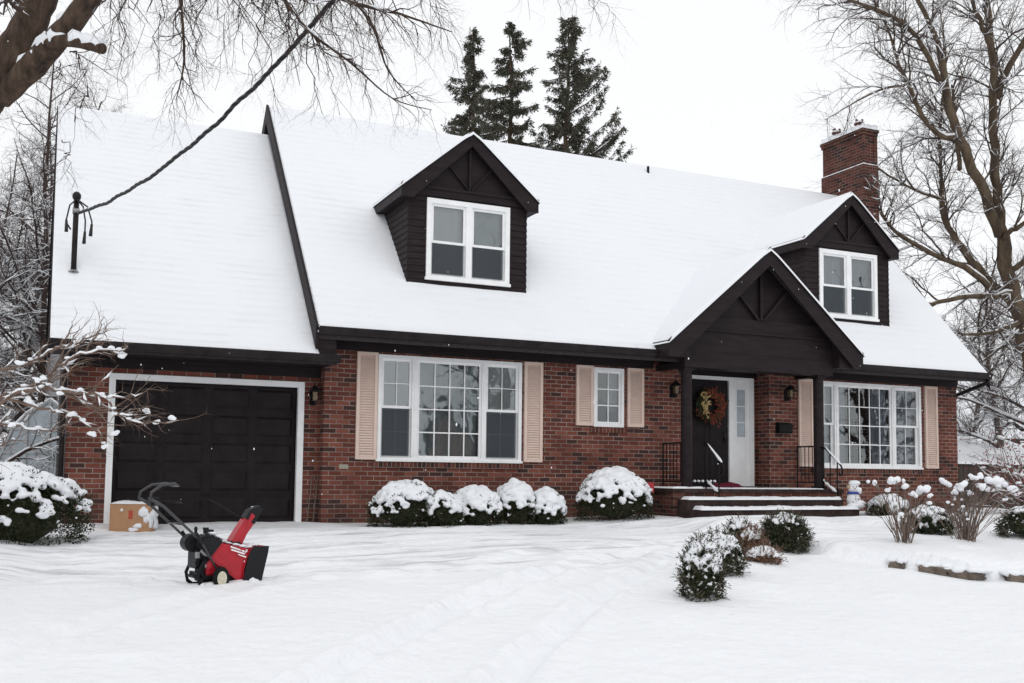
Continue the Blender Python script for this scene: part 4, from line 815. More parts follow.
# red yard sign
ys_ = thing('yard_sign', (5.60, -.80, .10), R_(-12), 'small red and white yard sign behind the large rounded snowy bush', 'sign')
MB().tube([(0, 0, -.1), (0, 0, .42)], .008, 5).build('stake', M['grey'], ys_, world=False)
MB().prism([(-.10, -.012, .40), (.10, -.012, .40), (.11, -.012, .52), (.09, -.012, .585), (-.09, -.012, .585), (-.11, -.012, .52)], (0, .008, 0)).build('sign_panel', mat('red_sign_paint', (.40, .02, .03), .4), ys_, world=False, fix=True)
MB().box(-.075, .075, -.0145, -.0125, .43, .48).build('white_band', M['white'], ys_, world=False)

# ------------------------------------------------------------------ snow-laden evergreens
def snow_lumps(name, blobs, parent, vox=.02, world=True, m='snow', seed=0, jit=.35):
    rng = random.Random(seed); b = MB()
    for c, r, sx, sz in blobs: b.ico(c, r, sx, sx, sz, jit, rng)
    o = b.build(name, M[m], parent, smooth=True, world=world)
    md = o.modifiers.new('union', 'REMESH'); md.mode = 'VOXEL'; md.voxel_size = vox; md.use_smooth_shade = True
    sm = o.modifiers.new('soft', 'SMOOTH'); sm.iterations = 4; sm.factor = .5
    return o
def bush(name, c, rx, ry, h, label, seed, n=5200, leaf=.035, cover=.62, leafm='boxwood', group=None, cat='bush', vox=.018, spiky=.0, lobes=1, blob=.06, snowlow=.15):
    rng = random.Random(seed); c = Vector(c); t = thing(name, tuple(c), 0, label, cat, group)
    st = MB(); lf = MB(); blobs = []
    def surf(d):
        k = 1+.13*noise.noise(d*2.2+Vector((seed, 0, 0)))+.07*noise.noise(d*5+Vector((0, seed, 0)))
        return k
    for i in range(26):
        a = rng.random()*2*PI; e = rng.uniform(.3, 1.4); d = Vector((math.cos(a)*math.cos(e), math.sin(a)*math.cos(e), math.sin(e)))
        st.tube([Vector((rng.gauss(0, .04), rng.gauss(0, .04), -.05)), Vector((d.x*rx*.45, d.y*ry*.45, d.z*h*.4)), Vector((d.x*rx*.9, d.y*ry*.9, d.z*h*.9))], [.014, .009, .004], 5)
    # an inner mass of twiggy shade so the crown is not see-through
    inner = MB(); inner.ico((0, 0, h*.45), 1, rx*.72, ry*.72, h*.42, .3, rng); inner.build('inner_foliage', M[leafm], t, world=False)
    for i in range(n):
        a = rng.random()*2*PI; z = rng.uniform(-.25, 1); q = math.sqrt(max(0, 1-z*z)); d = Vector((math.cos(a)*q, math.sin(a)*q, z)); k = surf(d)*rng.uniform(.78, 1.03)
        p = Vector((d.x*rx*k, d.y*ry*k, h*(.30+.68*z*k) if z > 0 else h*(.30+1.0*z)))
        if p.z < -.02: continue
        dd = (d+Vector((rng.gauss(0, .6), rng.gauss(0, .6), rng.gauss(.25, .5)))).normalized()
        if spiky and rng.random() < spiky:
            L_ = leaf*rng.uniform(2, 4); st.tube([p, p+dd*L_], [.003, .0015], 3, False)
            for q_ in range(10): lf.quadleaf(p+dd*L_*q_/10, (dd+Vector((rng.gauss(0, .7), rng.gauss(0, .7), rng.gauss(0, .7)))), Vector((rng.gauss(0, 1), rng.gauss(0, 1), 1)), leaf*.7, leaf*.28)
        for q_ in range(2):
            lf.quadleaf(p, dd+Vector((rng.gauss(0, .5), rng.gauss(0, .5), rng.gauss(0, .5))), Vector((rng.gauss(0, 1), rng.gauss(0, 1), rng.gauss(0, 1))), leaf*rng.uniform(.7, 1.4), leaf*rng.uniform(.35, .55))
    nb = int(170*(rx*ry)**.5*(cover/.6)/(blob/.06)**1.6*1.5)
    for i in range(nb*3):
        a = rng.random()*2*PI; z = rng.uniform(0, 1); q = math.sqrt(1-z*z); d = Vector((math.cos(a)*q, math.sin(a)*q, z))
        nn = noise.noise(d*3.5+Vector((seed*3, 1, 0)))
        if z+.55*nn < 1-cover+rng.uniform(-.12, .12): continue
        k = surf(d)*.97; p = Vector((d.x*rx*k, d.y*ry*k, h*(.30+.68*z*k)+.01)); r = blob*rng.uniform(.45, 1.15)*(.6+.6*z); blobs.append((p, r, 1.1, .75))
    for i in range(int(nb*snowlow)):
        a = rng.random()*2*PI; z = rng.uniform(-.1, .6); q = math.sqrt(1-z*z); d = Vector((math.cos(a)*q, math.sin(a)*q, z)); k = surf(d)*1.0
        blobs.append((Vector((d.x*rx*k, d.y*ry*k, h*(.30+.68*z*k))), blob*rng.uniform(.25, .5), 1.1, .8))
    st.build('stems', M['stem'], t, world=False); lf.build('foliage', M[leafm], t, world=False); snow_lumps('snow', blobs, t, vox, False, seed=seed)
    return t
GB = 'rounded bushes along the house wall'
def gb(x, y): return (x, y, gz(x, y)-.05)
bush('rounded_bush', gb(1.06, -.98), .56, .48, .74, 'widest snow-covered bush below the shutter left of the big window', 11, group=GB, cover=.74)
bush('rounded_bush', gb(1.60, -1.10), .36, .38, .56, 'low bush crouching against the right side of the widest window bush', 12, n=3000, group=GB, cover=.62)
bush('rounded_bush', gb(2.30, -.84), .43, .40, .66, 'smooth snow-capped bush below the middle of the big left window', 13, n=3800, group=GB, cover=.93)
bush('rounded_bush', gb(3.02, -.84), .33, .36, .74, 'lumpy snowy bush below the right sash of the big left window', 14, n=3400, group=GB, cover=.84)
bush('rounded_bush', gb(3.55, -.88), .34, .34, .62, 'snow-laden bush below the right shutter of the big left window', 15, n=3000, group=GB, cover=.90)
bush('rounded_bush', gb(4.84, -.95), .68, .52, .90, 'large dome-shaped snowy bush alone below the small window', 16, n=6400, group=GB, cover=.84, blob=.07)
bush('rounded_bush', (-4.50, -2.0, gz(-4.5, -2)-.12), 1.0, .75, 1.0, 'broad dark bush with a thick snow top left of the garage', 17, n=9500, group=None, cover=.84, blob=.065, snowlow=.05)
# small evergreens in the lawn
GY = 'small evergreens in the front lawn'
def gs(u, v):                         # where a sight line meets the ground
    d = (W(u, v, 1)-CAM); p = CAM.copy()
    for i in range(4000):
        p = p+d*.01
        if p.z < gz(p.x, p.y, False): break
    return p
def gp(u, v): p = gs(u, v); return (p.x, p.y, p.z-.03)
bush('small_evergreen', gp(702, 600), 0.198, 0.190, 0.626, 'nearest and tallest small evergreen of the front lawn row', 21, n=2600, leaf=.030, cover=.62, leafm='yew', group=GY, spiky=.2, blob=.030, vox=.012, snowlow=1.3)
bush('small_evergreen', gp(717, 574), 0.30, 0.24, 0.482, 'second small evergreen, right behind the nearest one', 22, n=2400, leaf=.032, cover=.62, leafm='yew', group=GY, spiky=.24, blob=.030, vox=.013, snowlow=1.1)
bush('small_evergreen', gp(738, 553), 0.187, 0.172, 0.468, 'third and thinnest small evergreen of the lawn row', 23, n=1300, leaf=.032, cover=.42, leafm='yew', group=GY, spiky=.15, blob=.028, vox=.014, snowlow=.9)
bush('small_evergreen', gp(785, 551), 0.328, 0.250, 0.528, 'wide spiky evergreen at the right end of the lawn row', 24, n=3000, leaf=.036, cover=.36, leafm='yew', group=GY, spiky=.2, blob=.030, vox=.016, snowlow=1.1)
bush('dry_shrub', gp(751, 556), 0.145, 0.136, 0.357, 'brown dry-leaved shrub between the lawn evergreens', 25, n=900, leaf=.04, cover=.35, leafm='brownleaf', spiky=.25, blob=.035, vox=.014, snowlow=.9, cat='shrub')
bush('low_dry_shrub', gp(762, 562), .22, .18, .20, 'low snow-covered brown shrub at the foot of the evergreens', 26, n=700, leaf=.035, cover=.7, leafm='brownleaf', spiky=.2, blob=.028, vox=.014, cat='shrub')
bush('low_evergreen', gp(928, 533), .36, .32, .42, 'dark evergreen bush between and behind the two bare stick shrubs', 27, n=2800, leaf=.036, cover=.55, leafm='yew', spiky=.2, blob=.05, vox=.018, snowlow=1.1)
bush('low_evergreen', gp(1030, 536), .42, .4, .46, 'dark evergreen cut off by the right edge of the photo', 28, n=2400, leaf=.036, cover=.35, leafm='yew', spiky=.2, blob=.05, vox=.018, snowlow=.9)
bush('low_evergreen', (9.98, -2.0, .08), .36, .34, .40, 'snow-dusted low evergreen under the left part of the right window', 29, n=2800, leaf=.036, cover=.66, leafm='yew', spiky=.2, blob=.06, vox=.02, snowlow=.9)
bush('low_evergreen', (14.0, -2.4, .0), .7, .5, .42, 'snow-covered low evergreen at the right corner of the house', 30, n=2600, leaf=.036, cover=.8, leafm='yew', spiky=.2, blob=.06, vox=.022, snowlow=.9)

# ------------------------------------------------------------------ bare branching
def rv(rng): return Vector((rng.gauss(0, 1), rng.gauss(0, 1), rng.gauss(0, 1)))
class Snowy:
    def __init__(s, amt=.6, rmin=.004, rng=None): s.b = MB(); s.amt = amt; s.rmin = rmin; s.rng = rng
    def path(s, pts, rad, n=5, k=.9, lump=.35):
        # a ridge of snow lying on the upper side of the flatter stretches
        run = []; rr = []
        def flush():
            nonlocal run, rr
            if len(run) >= 2:
                q = list(rr); q[0] *= .35; q[-1] *= .35; s.b.tube(run, q, n)
            run, rr = [], []
        for i in range(len(pts)-1):
            a, c = pts[i], pts[i+1]; d = (c-a); L_ = d.length or 1; flat = math.sqrt(d.x*d.x+d.y*d.y)/L_
            r = rad[i]
            if flat > .5 and r > s.rmin and s.rng.random() < s.amt:
                rs = (r*k+.004)*s.rng.uniform(1-lump, 1+lump)*min(1, flat*1.1)
                if not run: run.append(a+Vector((0, 0, r*.75))); rr.append(rs)
                run.append(c+Vector((0, 0, rad[i+1]*.75))); rr.append(rs)
            else: flush()
        flush()
def wander(rng, p, d, L_, n, wob, grav, up=0):
    pts = [p.copy()]; d = d.normalized(); s = L_/n
    for i in range(n):
        d = (d+rv(rng)*wob+Vector((0, 0, grav+up))).normalized(); p = p+d*s; pts.append(p.copy())
    return pts
def sprout(rng, wood, snow, pts, rad, lvl, P_):
    """children along a path; P_ is a list with one dict per level"""
    if lvl >= len(P_): return
    q = P_[lvl]; tot = sum((pts[i+1]-pts[i]).length for i in range(len(pts)-1)); n = max(1, int(tot*q['dens']*rng.uniform(.8, 1.2)))
    for c in range(n):
        f = q.get('start', .15)+(1-q.get('start', .15))*rng.random(); x = f*(len(pts)-1); i = min(int(x), len(pts)-2); u = x-i
        p = pts[i].lerp(pts[i+1], u); r0 = rad[i]*(1-u)+rad[i+1]*u; ax = (pts[i+1]-pts[i]).normalized()
        o = rv(rng); o -= ax*o.dot(ax); o = o.normalized() if o.length > 1e-5 else ax.orthogonal()
        ang = q['ang']*rng.uniform(.6, 1.3); d = ax*math.cos(ang)+o*math.sin(ang)+Vector(q.get('bias', (0, 0, 0)))
        L_ = q['len']*rng.uniform(.45, 1.25)*(1-.45*f); r = min(r0*.75, q['r'])*rng.uniform(.7, 1.1)
        ns = q.get('n', 5); pp = wander(rng, p, d, L_, ns, q.get('wob', .18), q.get('grav', 0)); rd = [r*(1-.8*k/ns) for k in range(ns+1)]
        wood.tube(pp, rd, q.get('sides', 4), False)
        if snow: snow.path(pp, rd, 4)
        sprout(rng, wood, snow, pp, rd, lvl+1, P_)
def smooth_path(pts, rad, m=4):
    out, ro = [], []
    for i in range(len(pts)-1):
        p0 = pts[max(i-1, 0)]; p1 = pts[i]; p2 = pts[i+1]; p3 = pts[min(i+2, len(pts)-1)]
        for k in range(m):
            t = k/m; out.append(.5*((2*p1)+(p2-p0)*t+(2*p0-5*p1+4*p2-p3)*t*t+(3*p1-p0-3*p2+p3)*t**3)); ro.append(rad[i]*(1-t)+rad[i+1]*t)
    out.append(pts[-1]); ro.append(rad[-1]); return out, ro

# ---- big tree right of the house: limbs traced, at their own depths
def big_right():
    rng = random.Random(41); base = W(1046, 523, 27.5); base.z = -.15
    t = thing('bare_maple', tuple(base), 0, 'tall bare many-limbed tree with olive trunks right of the chimney', 'tree'); tr, br, tw, sn = MB(), MB(), MB(), Snowy(.75, .006, rng)
    limbs = [
      ([(1046, 527, 27.5), (1036, 400, 27.5), (1022, 322, 27.5), (1005, 250, 27.4), (997, 200, 27.3), (995, 150, 27.2), (992, 70, 27), (988, 0, 26.8), (980, -90, 26.5)], (.30, .27, .23, .21, .19, .17, .15, .13, .08), 0),
      ([(1000, 235, 27.4), (979, 183, 27), (960, 138, 26.6), (947, 97, 26.3), (938, 42, 26), (918, 0, 25.8), (895, -70, 25.4)], (.17, .15, .14, .125, .10, .08, .04), 0),
      ([(1018, 306, 27.5), (985, 275, 27.8), (961, 247, 28.1), (945, 219, 28.3), (941, 170, 28.4), (941, 113, 28.5), (946, 60, 28.6), (940, 10, 28.8)], (.17, .13, .11, .09, .07, .06, .045, .02), 1),
      ([(995, 292, 27.4), (965, 268, 26.9), (942, 259, 26.6), (902, 237, 26), (882, 215, 25.6), (874, 198, 25.4)], (.11, .09, .075, .06, .045, .02), 1),
      ([(940, 80, 26.1), (915, 35, 25.2), (886, 14, 24.6), (851, 0, 24), (800, -15, 23.4)], (.085, .07, .055, .04, .02), 1),
      ([(958, 140, 26.6), (931, 129, 26.2), (915, 100, 25.8), (899, 64, 25.3), (889, 32, 25), (870, -10, 24.6)], (.09, .075, .065, .05, .04, .02), 1),
      ([(997, 100, 27.2), (1005, 74, 27), (1024, 42, 26.6), (1050, -10, 26)], (.12, .10, .08, .04), 1),
      ([(993, 60, 27), (986, 35, 26.8), (973, 0, 26.6), (960, -60, 26.2)], (.09, .07, .055, .03), 1),
      ([(1014, 292, 27.5), (994, 296, 27), (960, 298, 26.2), (925, 305, 25.6)], (.10, .085, .07, .055), 1),
      ([(1022, 322, 27.5), (1000, 330, 27), (985, 334, 26.5), (951, 333, 26)], (.08, .06, .05, .02), 1),
      ([(1020, 330, 27.5), (1004, 345, 27), (982, 362, 26.6)], (.07, .05, .02), 1),
      ([(1003, 240, 27.4), (1010, 232, 27), (1026, 222, 26.6), (1060, 190, 26)], (.09, .08, .06, .03), 1),
      ([(960, 170, 26.8), (955, 120, 27.4), (952, 85, 27.8)], (.07, .06, .03), 1),
      ([(1010, 270, 27.4), (1040, 250, 27), (1080, 200, 27)], (.10, .08, .04), 1),
      ([(945, 200, 28.3), (915, 190, 28.2), (880, 170, 28), (850, 150, 27.8), (835, 128, 27.7)], (.05, .04, .03, .022, .01), 1),
      ([(905, 85, 25.6), (880, 90, 25.5), (850, 105, 25.4), (825, 120, 25.3)], (.04, .03, .02, .01), 1),
    ]
    Pm = [dict(dens=3.9, len=2.5, ang=.85, r=.026, n=7, wob=.22, start=.08, bias=(0, 0, .10), sides=4),
          dict(dens=6.2, len=1.15, ang=.8, r=.013, n=5, wob=.24, bias=(0, 0, .05), sides=3),
          dict(dens=6, len=.52, ang=.75, r=.0085, n=3, wob=.24, sides=3)]
    for i, (pp, rr, kind) in enumerate(limbs):
        pts, rad = smooth_path([W(*q) for q in pp], [x*(.86 if i_ < 4 else .66) for i_, x in enumerate(rr)], 4); pts = [p+rv(rng)*rad[k]*.25 for k, p in enumerate(pts)]
        (tr if kind == 0 else br).tube(pts, rad, 9 if kind == 0 else 7); sn.path(pts, rad, 6, .62)
        k0 = 12 if i == 0 else 0
        sprout(rng, tw, sn, pts[k0:], rad[k0:], 0, Pm)
    tr.build('trunk', M['bark_olive'], t, smooth=True); br.build('limbs', M['bark_olive'], t, smooth=True); tw.build('crown', M['twig_right'], t); sn.b.build('snow', M['snow'], t, smooth=True)
big_right()
# ---- generic bare tree
def bare(name, base, h, lean, label, seed, rt=.16, m='twig_far', nlimb=12, snowamt=.7, Pm=None, spread=.75, first=.25, group=None, cat='tree', fork=True, bark=None):
    rng = random.Random(seed); base = Vector(base); t = thing(name, tuple(base), 0, label, cat, group); tr, br, sn = MB(), MB(), Snowy(snowamt, .004, rng)
    d = Vector((lean[0], lean[1], 1)); pts = wander(rng, base-Vector((0, 0, .2)), d, h, 12, .05, 0); rad = [rt*(1-.85*k/12) for k in range(13)]; tr.tube(pts, rad, 8)
    Pm = Pm or [dict(dens=2.0, len=1.7, ang=.8, r=.022, n=5, wob=.22, bias=(0, 0, .1)), dict(dens=3.2, len=.8, ang=.8, r=.010, n=4, wob=.22, sides=3), dict(dens=4, len=.4, ang=.8, r=.006, n=3, wob=.2, sides=3)]
    for k in range(nlimb):
        f = first+(1-first)*(k+rng.random())/nlimb; x = f*12; i = min(11, int(x)); p = pts[i].lerp(pts[i+1], x-i); a = rng.random()*2*PI
        dd = Vector((math.cos(a)*math.sin(spread), math.sin(a)*math.sin(spread), math.cos(spread))); L_ = h*.45*(1.15-f)*rng.uniform(.8, 1.25); r = rt*(1-.8*f)*.55
        pp = wander(rng, p, dd, L_, 8, .12, .0); rd = [r*(1-.8*q/8) for q in range(9)]; br.tube(pp, rd, 5); sn.path(pp, rd, 5, .8); sprout(rng, br, sn, pp, rd, 0, Pm)
    tr.build('trunk', M[bark or m], t, smooth=True); br.build('crown', M[m], t); sn.b.build('snow', M['snow'], t, smooth=True); return t

# ---- snowy thicket left of the garage
SM = [dict(dens=5.4, len=1.3, ang=.95, r=.018, n=5, wob=.3), dict(dens=8.0, len=.68, ang=.9, r=.011, n=4, wob=.3, sides=3), dict(dens=6.0, len=.34, ang=.8, r=.009, n=2, wob=.2, sides=3)]
def gpos(u, D, dz=0): p = W(u, 470, D); return (p.x, p.y, gz(p.x, p.y, False)+dz)
bare('bare_tree', gpos(8, 26.5), 10.5, (.02, 0), 'dark dense bare tree behind the greenhouse, at the left edge', 51, .11, 'twig_far', 32, .85, SM, 1.0, .06, 'bare trees left of the garage')
bare('bare_tree', gpos(40, 25), 12, (0, 0), 'tall slim bare tree rising just left of the garage roof', 52, .10, 'twig', 40, .8, SM, .9, .1, 'bare trees left of the garage')
bare('bare_tree', gpos(-25, 19), 6, (.05, 0), 'low wide snowy bare tree half outside the left edge', 53, .10, 'twig', 26, .9, SM, 1.1, .06, 'bare trees left of the garage')
bare('bare_tree', gpos(-14, 26), 9, (0, 0), 'snow-laden bare tree at the very left edge, in front of the pale one', 151, .09, 'twig_far', 36, .95, SM, 1.2, .04, 'bare trees left of the garage')
bare('bare_tree', gpos(26, 27), 6.5, (0, 0), 'short snowy bare tree just behind the greenhouse roof', 152, .08, 'twig', 34, .95, SM, 1.25, .04, 'bare trees left of the garage')
bare('bare_tree', gpos(46, 27), 9, (0, 0), 'narrow snowy bare tree half hidden by the garage roof edge', 153, .09, 'twig_far', 44, .9, SM, 1.0, .05, 'bare trees left of the garage')
bare('bare_tree', gpos(20, 30), 13, (0, 0), 'farthest pale bare tree behind the left thicket', 54, .14, 'twig_far', 40, .7, SM, .8, .2, 'bare trees left of the garage')
# ---- trees behind right
bare('slim_tree', gpos(1000, 33), 8, (0, 0), 'slim bare tree behind the snowy berry shrub, right of the house', 55, .13, 'twig_far', 22, .8, SM, .9, .12, 'bare trees right of the house')
bare('slim_tree', gpos(968, 38), 9, (.05, 0), 'slender far bare tree rising close to the right wall of the house', 56, .13, 'twig_far', 20, .8, SM, .85, .15, 'bare trees right of the house')
bare('slim_tree', gpos(1040, 30), 9, (-.05, 0), 'snowy bare tree at the right edge below the big olive limbs', 57, .15, 'twig_far', 24, .8, SM, .95, .12, 'bare trees right of the house')
# forked trunk seen beyond the downspout
# ---- berry shrub
rng = random.Random(60); bp_ = Vector(gpos(1034, 21)); t = thing('berry_shrub', tuple(bp_), 0, 'wide snow-laden shrub with small red berries by the dark fence', 'shrub'); br, sn, be = MB(), Snowy(.8, .003, rng), MB()
BM = [dict(dens=3.2, len=.9, ang=.8, r=.012, n=5, wob=.25, grav=-.03), dict(dens=6, len=.42, ang=.8, r=.007, n=3, wob=.25, sides=3)]
for k in range(40):
    a = rng.random()*2*PI; e = rng.uniform(.25, 1.1); pp = wander(rng, bp_, Vector((math.cos(a)*math.sin(e), math.sin(a)*math.sin(e), math.cos(e))), rng.uniform(1.1, 2.1), 8, .12, -.02); rd = [.024*(1-.8*q/8) for q in range(9)]
    br.tube(pp, rd, 5); sn.path(pp, rd, 5, .9); sprout(rng, br, sn, pp, rd, 0, BM)
    for q in range(26): p = pp[rng.randint(3, 8)]+rv(rng)*.22; be.ico(p, .014)
lum = []
for k in range(230):
    a = rng.random()*2*PI; rr = rng.uniform(.2, 1.5); lum.append((bp_+Vector((math.cos(a)*rr, math.sin(a)*rr*.8, rng.uniform(.5, 1.9)*(1.2-.3*rr))), rng.uniform(.03, .075), 1.3, .6))
br.build('crown', M['stem'], t); sn.b.build('snow', M['snow'], t, smooth=True); snow_lumps('snow_clumps', lum, t, .04, seed=4); be.build('berries', M['berry'], t)

# ---- near tree, upper left
rng = random.Random(70); nb_ = W(-250, 600, 10); nb_.z = gz(nb_.x, nb_.y, False)-.1
nt_ = thing('leaning_maple', tuple(nb_), 0, 'thick brown leaning trunk with drooping bare twigs at the upper left corner', 'tree'); tr, br, sn, tw = MB(), MB(), Snowy(.85, .012, rng), MB()
def tl(pp, rr, b, n=10, k=.75, jit=.12, m=5):
    pts, rad = smooth_path([W(*q) for q in pp], list(rr), m); pts = [p+rv(rng)*rad[i]*jit for i, p in enumerate(pts)]; b.tube(pts, [r*(1+.04*rng.uniform(-1, 1)) for r in rad], n); sn.path(pts, rad, 7, k); return pts, rad
base_pt = CAM+(nb_-CAM); 
pts, rad = smooth_path([nb_, W(-180, 400, 10), W(-95, 215, 10), W(-16, 98, 10), W(22, 38, 10.05), W(45, -10, 10.1), W(80, -110, 10.2), W(100, -220, 10.4)], [.33, .28, .24, .19, .165, .145, .13, .09], 6)
pts = [p+rv(rng)*.006 for p in pts]; tr.tube(pts, [r*(1+.03*rng.uniform(-1, 1)) for r in rad], 16); sn.path(pts, rad, 8, .5)
p2, r2 = tl([(0, 100, 10), (34, 64, 9.9), (60, 36, 9.75), (84, 6, 9.6), (112, -40, 9.5), (160, -140, 9.3), (250, -230, 9)], (.10, .12, .108, .098, .09, .07, .05), tr, 14, .75, .03)
p3, r3 = tl([(34, 66, 9.85), (46, 48, 9.75), (62, 41, 9.65), (82, 43, 9.55), (103, 49, 9.45)], (.07, .07, .058, .052, .05), tr, 12, 1.0, .03)
# limbs that run above the frame and carry the hanging twigs
l1 = tl([(112, -40, 9.5), (190, -105, 9.2), (280, -110, 8.8), (370, -75, 8.4), (450, -55, 8)], (.09, .07, .055, .04, .02), br, 7)
l2 = tl([(60, -40, 10.1), (130, -100, 10.6), (230, -140, 11), (340, -110, 11.2), (440, -90, 11.4), (560, -50, 11.4)], (.10, .08, .06, .045, .03, .015), br, 7)
l3 = tl([(40, 20, 10.1), (0, -20, 10.6), (-40, -40, 11)], (.07, .05, .03), br, 7)
l4 = tl([(190, -105, 9.2), (240, -60, 9), (300, -30, 8.9), (345, 0, 8.8), (400, 14, 8.7), (452, 32, 8.6)], (.04, .03, .024, .018, .011, .004), br, 6)
l5 = tl([(250, -130, 10), (300, -60, 9.8), (345, -10, 9.7), (372, 25, 9.6), (388, 70, 9.5), (415, 100, 9.4)], (.03, .025, .018, .013, .008, .004), br, 6)
l6 = tl([(150, -100, 9.8), (172, -40, 9.7), (180, 0, 9.7), (184, 60, 9.65), (176, 100, 9.6)], (.03, .022, .016, .010, .004), br, 6)
l7 = tl([(200, -120, 9.3), (255, -50, 9.1), (300, 22, 8.9), (350, 62, 8.8), (392, 98, 8.7), (432, 110, 8.6)], (.03, .022, .015, .010, .006, .003), br, 6)
HP = [dict(dens=8.5, len=.70, ang=.65, r=.0078, n=7, wob=.26, grav=-.10, bias=(0, 0, -.12), sides=4, start=.08), dict(dens=12, len=.32, ang=.7, r=.0054, n=5, wob=.3, grav=-.03, sides=3), dict(dens=10, len=.14, ang=.7, r=.0042, n=2, wob=.25, sides=3)]
s2 = Snowy(.35, .003, rng)
for L_ in (l4, l5, l6, l7): sprout(rng, tw, s2, L_[0], L_[1], 0, HP)
def hang(u0, v0, u1, v1, D, r=.010, wob=.09):
    a, c = W(u0, v0, D), W(u1, v1, D+rng.uniform(-.4, .4)); n_ = 14; pts = []
    for i in range(n_+1):
        q = i/n_; p = a.lerp(c, q)+Vector((0, 0, .12*math.sin(q*PI)))+rv(rng)*wob*q*(1-q)*4*.5; pts.append(p)
    rd = [r*(1-.8*i/n_) for i in range(n_+1)]; tw.tube(pts, rd, 4, False); s2.path(pts, rd, 4); sprout(rng, tw, s2, pts, rd, 0, HP)
for u0, u1, v1 in ((108, 92, 75), (122, 108, 60), (140, 128, 82), (150, 160, 60), (165, 158, 90), (178, 172, 148), (190, 205, 95), (206, 196, 78), (222, 228, 92), (236, 245, 66), (250, 232, 78), (262, 276, 110), (280, 300, 92), (300, 322, 128), (318, 345, 95), (335, 372, 140), (352, 402, 118), (365, 420, 60), (380, 440, 52), (395, 455, 30), (410, 462, 95), (300, 268, 60), (330, 300, 50), (420, 446, 70), (115, 128, 118), (210, 184, 120), (240, 215, 105), (268, 292, 60), (290, 352, 105), (312, 380, 88), (325, 356, 70), (345, 392, 95), (340, 335, 60), (240, 262, 90), (265, 250, 100), (130, 118, 95), (305, 340, 118)):
    hang(u0-rng.uniform(5, 30)*(1 if u1 > u0 else -.3), -rng.uniform(30, 90), u1, v1*rng.uniform(.8, 1.0), rng.uniform(8.2, 11), rng.uniform(.006, .011))
for u0, v0, u1, v1 in ((540, -50, 562, 22), (556, -40, 600, 24), (520, -60, 530, 20), (560, -20, 625, 28)): hang(u0, v0, u1, v1, 10.8, .006, .03)
for u0, v0, u1, v1, r in ((70, 52, 90, 100, .008), (88, 95, 70, 150, .007), (62, 140, 72, 196, .006), (60, 60, 55, 120, .006), (20, 10, -10, 20, .02), (15, -20, 25, 30, .01), (0, 5, 30, 20, .01)):
    hang(u0, v0, u1, v1, 9.7, r, .06)
tr.build('trunk', M['bark'], nt_, smooth=True); br.build('limbs', M['bark'], nt_, smooth=True); tw.build('crown', M['twig'], nt_); sn.b.build('snow', M['snow'], nt_, smooth=True); s2.b.build('twig_snow', M['snow'], nt_, smooth=True)

# ---- small ornamental tree reaching in from the left
rng = random.Random(80); ob = W(-95, 590, 8.2); ob.z = gz(ob.x, ob.y, False)-.05
sn = None
ot = thing('ornamental_tree', tuple(ob), 0, 'small tan-twigged tree with snow clumps reaching in before the garage', 'tree'); br, sn, tw = MB(), Snowy(.62, .0035, rng), MB(); lum = []
OP = [dict(dens=17, len=.40, ang=.7, r=.0075, n=5, wob=.22, bias=(.05, 0, .12), sides=4), dict(dens=13, len=.17, ang=.7, r=.004, n=4, wob=.25, bias=(0, 0, .1), sides=3)]
def ol(pp, r, cl=.5):
    pts, rad = smooth_path([W(*q) for q in pp], [r*(1-.75*i/(len(pp)-1)) for i in range(len(pp))], 6); pts = [p+rv(rng)*.008 for p in pts]
    br.tube(pts, rad, 6); sn.path(pts, rad, 6, .62); sprout(rng, tw, sn, pts[4:], rad[4:], 0, OP)
    for i in range(5, len(pts)):
        if rng.random() < cl: lum.append((pts[i]+Vector((0, 0, rad[i]+.008)), rng.uniform(.010, .024), 1.3, .7))
tr = MB(); pts, rad = smooth_path([ob, W(-95, 500, 8.2), W(-80, 430, 8.2), W(-60, 395, 8.1)], [.09, .07, .06, .045], 5); tr.tube(pts, rad, 9)
ol([(-80, 430, 8.2), (-40, 402, 8), (0, 398, 7.8), (35, 384, 7.6), (60, 366, 7.5), (92, 352, 7.4), (128, 348, 7.3)], .020, .35)
ol([(-60, 395, 8.1), (-20, 372, 8.2), (20, 366, 8.2), (55, 350, 8.2), (85, 340, 8.1), (108, 330, 8.1)], .017, .3)
ol([(-85, 440, 8.2), (-30, 425, 7.8), (20, 392, 7.6), (62, 392, 7.4), (100, 396, 7.3), (130, 420, 7.2), (172, 424, 7.1)], .017, .2)
ol([(-85, 445, 8.2), (-40, 440, 8), (0, 425, 7.8), (40, 430, 7.7), (68, 424, 7.6)], .016, .35)
ol([(-90, 470, 8.2), (-45, 450, 8.3), (-5, 445, 8.4), (20, 440, 8.4)], .015, .3)
ol([(0, 398, 7.8), (40, 408, 7.6), (70, 414, 7.5), (96, 432, 7.4), (104, 448, 7.4)], .014, .25)
ol([(35, 384, 7.6), (72, 392, 7.5), (118, 398, 7.4), (150, 388, 7.35)], .012, .15)
ol([(50, 352, 8.1), (68, 336, 8.1), (72, 322, 8.1)], .010, .3); ol([(60, 366, 7.5), (90, 345, 7.6), (102, 318, 7.7)], .010, .2); ol([(62, 392, 7.4), (110, 412, 7.4), (140, 410, 7.3)], .012, .3)
for u, v in ((145, 411), (157, 421), (172, 417), (92, 434), (116, 433), (60, 394), (72, 414), (104, 446), (118, 352), (122, 356), (36, 380), (44, 378), (20, 362), (28, 400), (12, 425)):
    for k in range(5): lum.append((W(u+rng.uniform(-3, 3), v+rng.uniform(-2, 2), 7.35), rng.uniform(.010, .020), 1.2, .8))
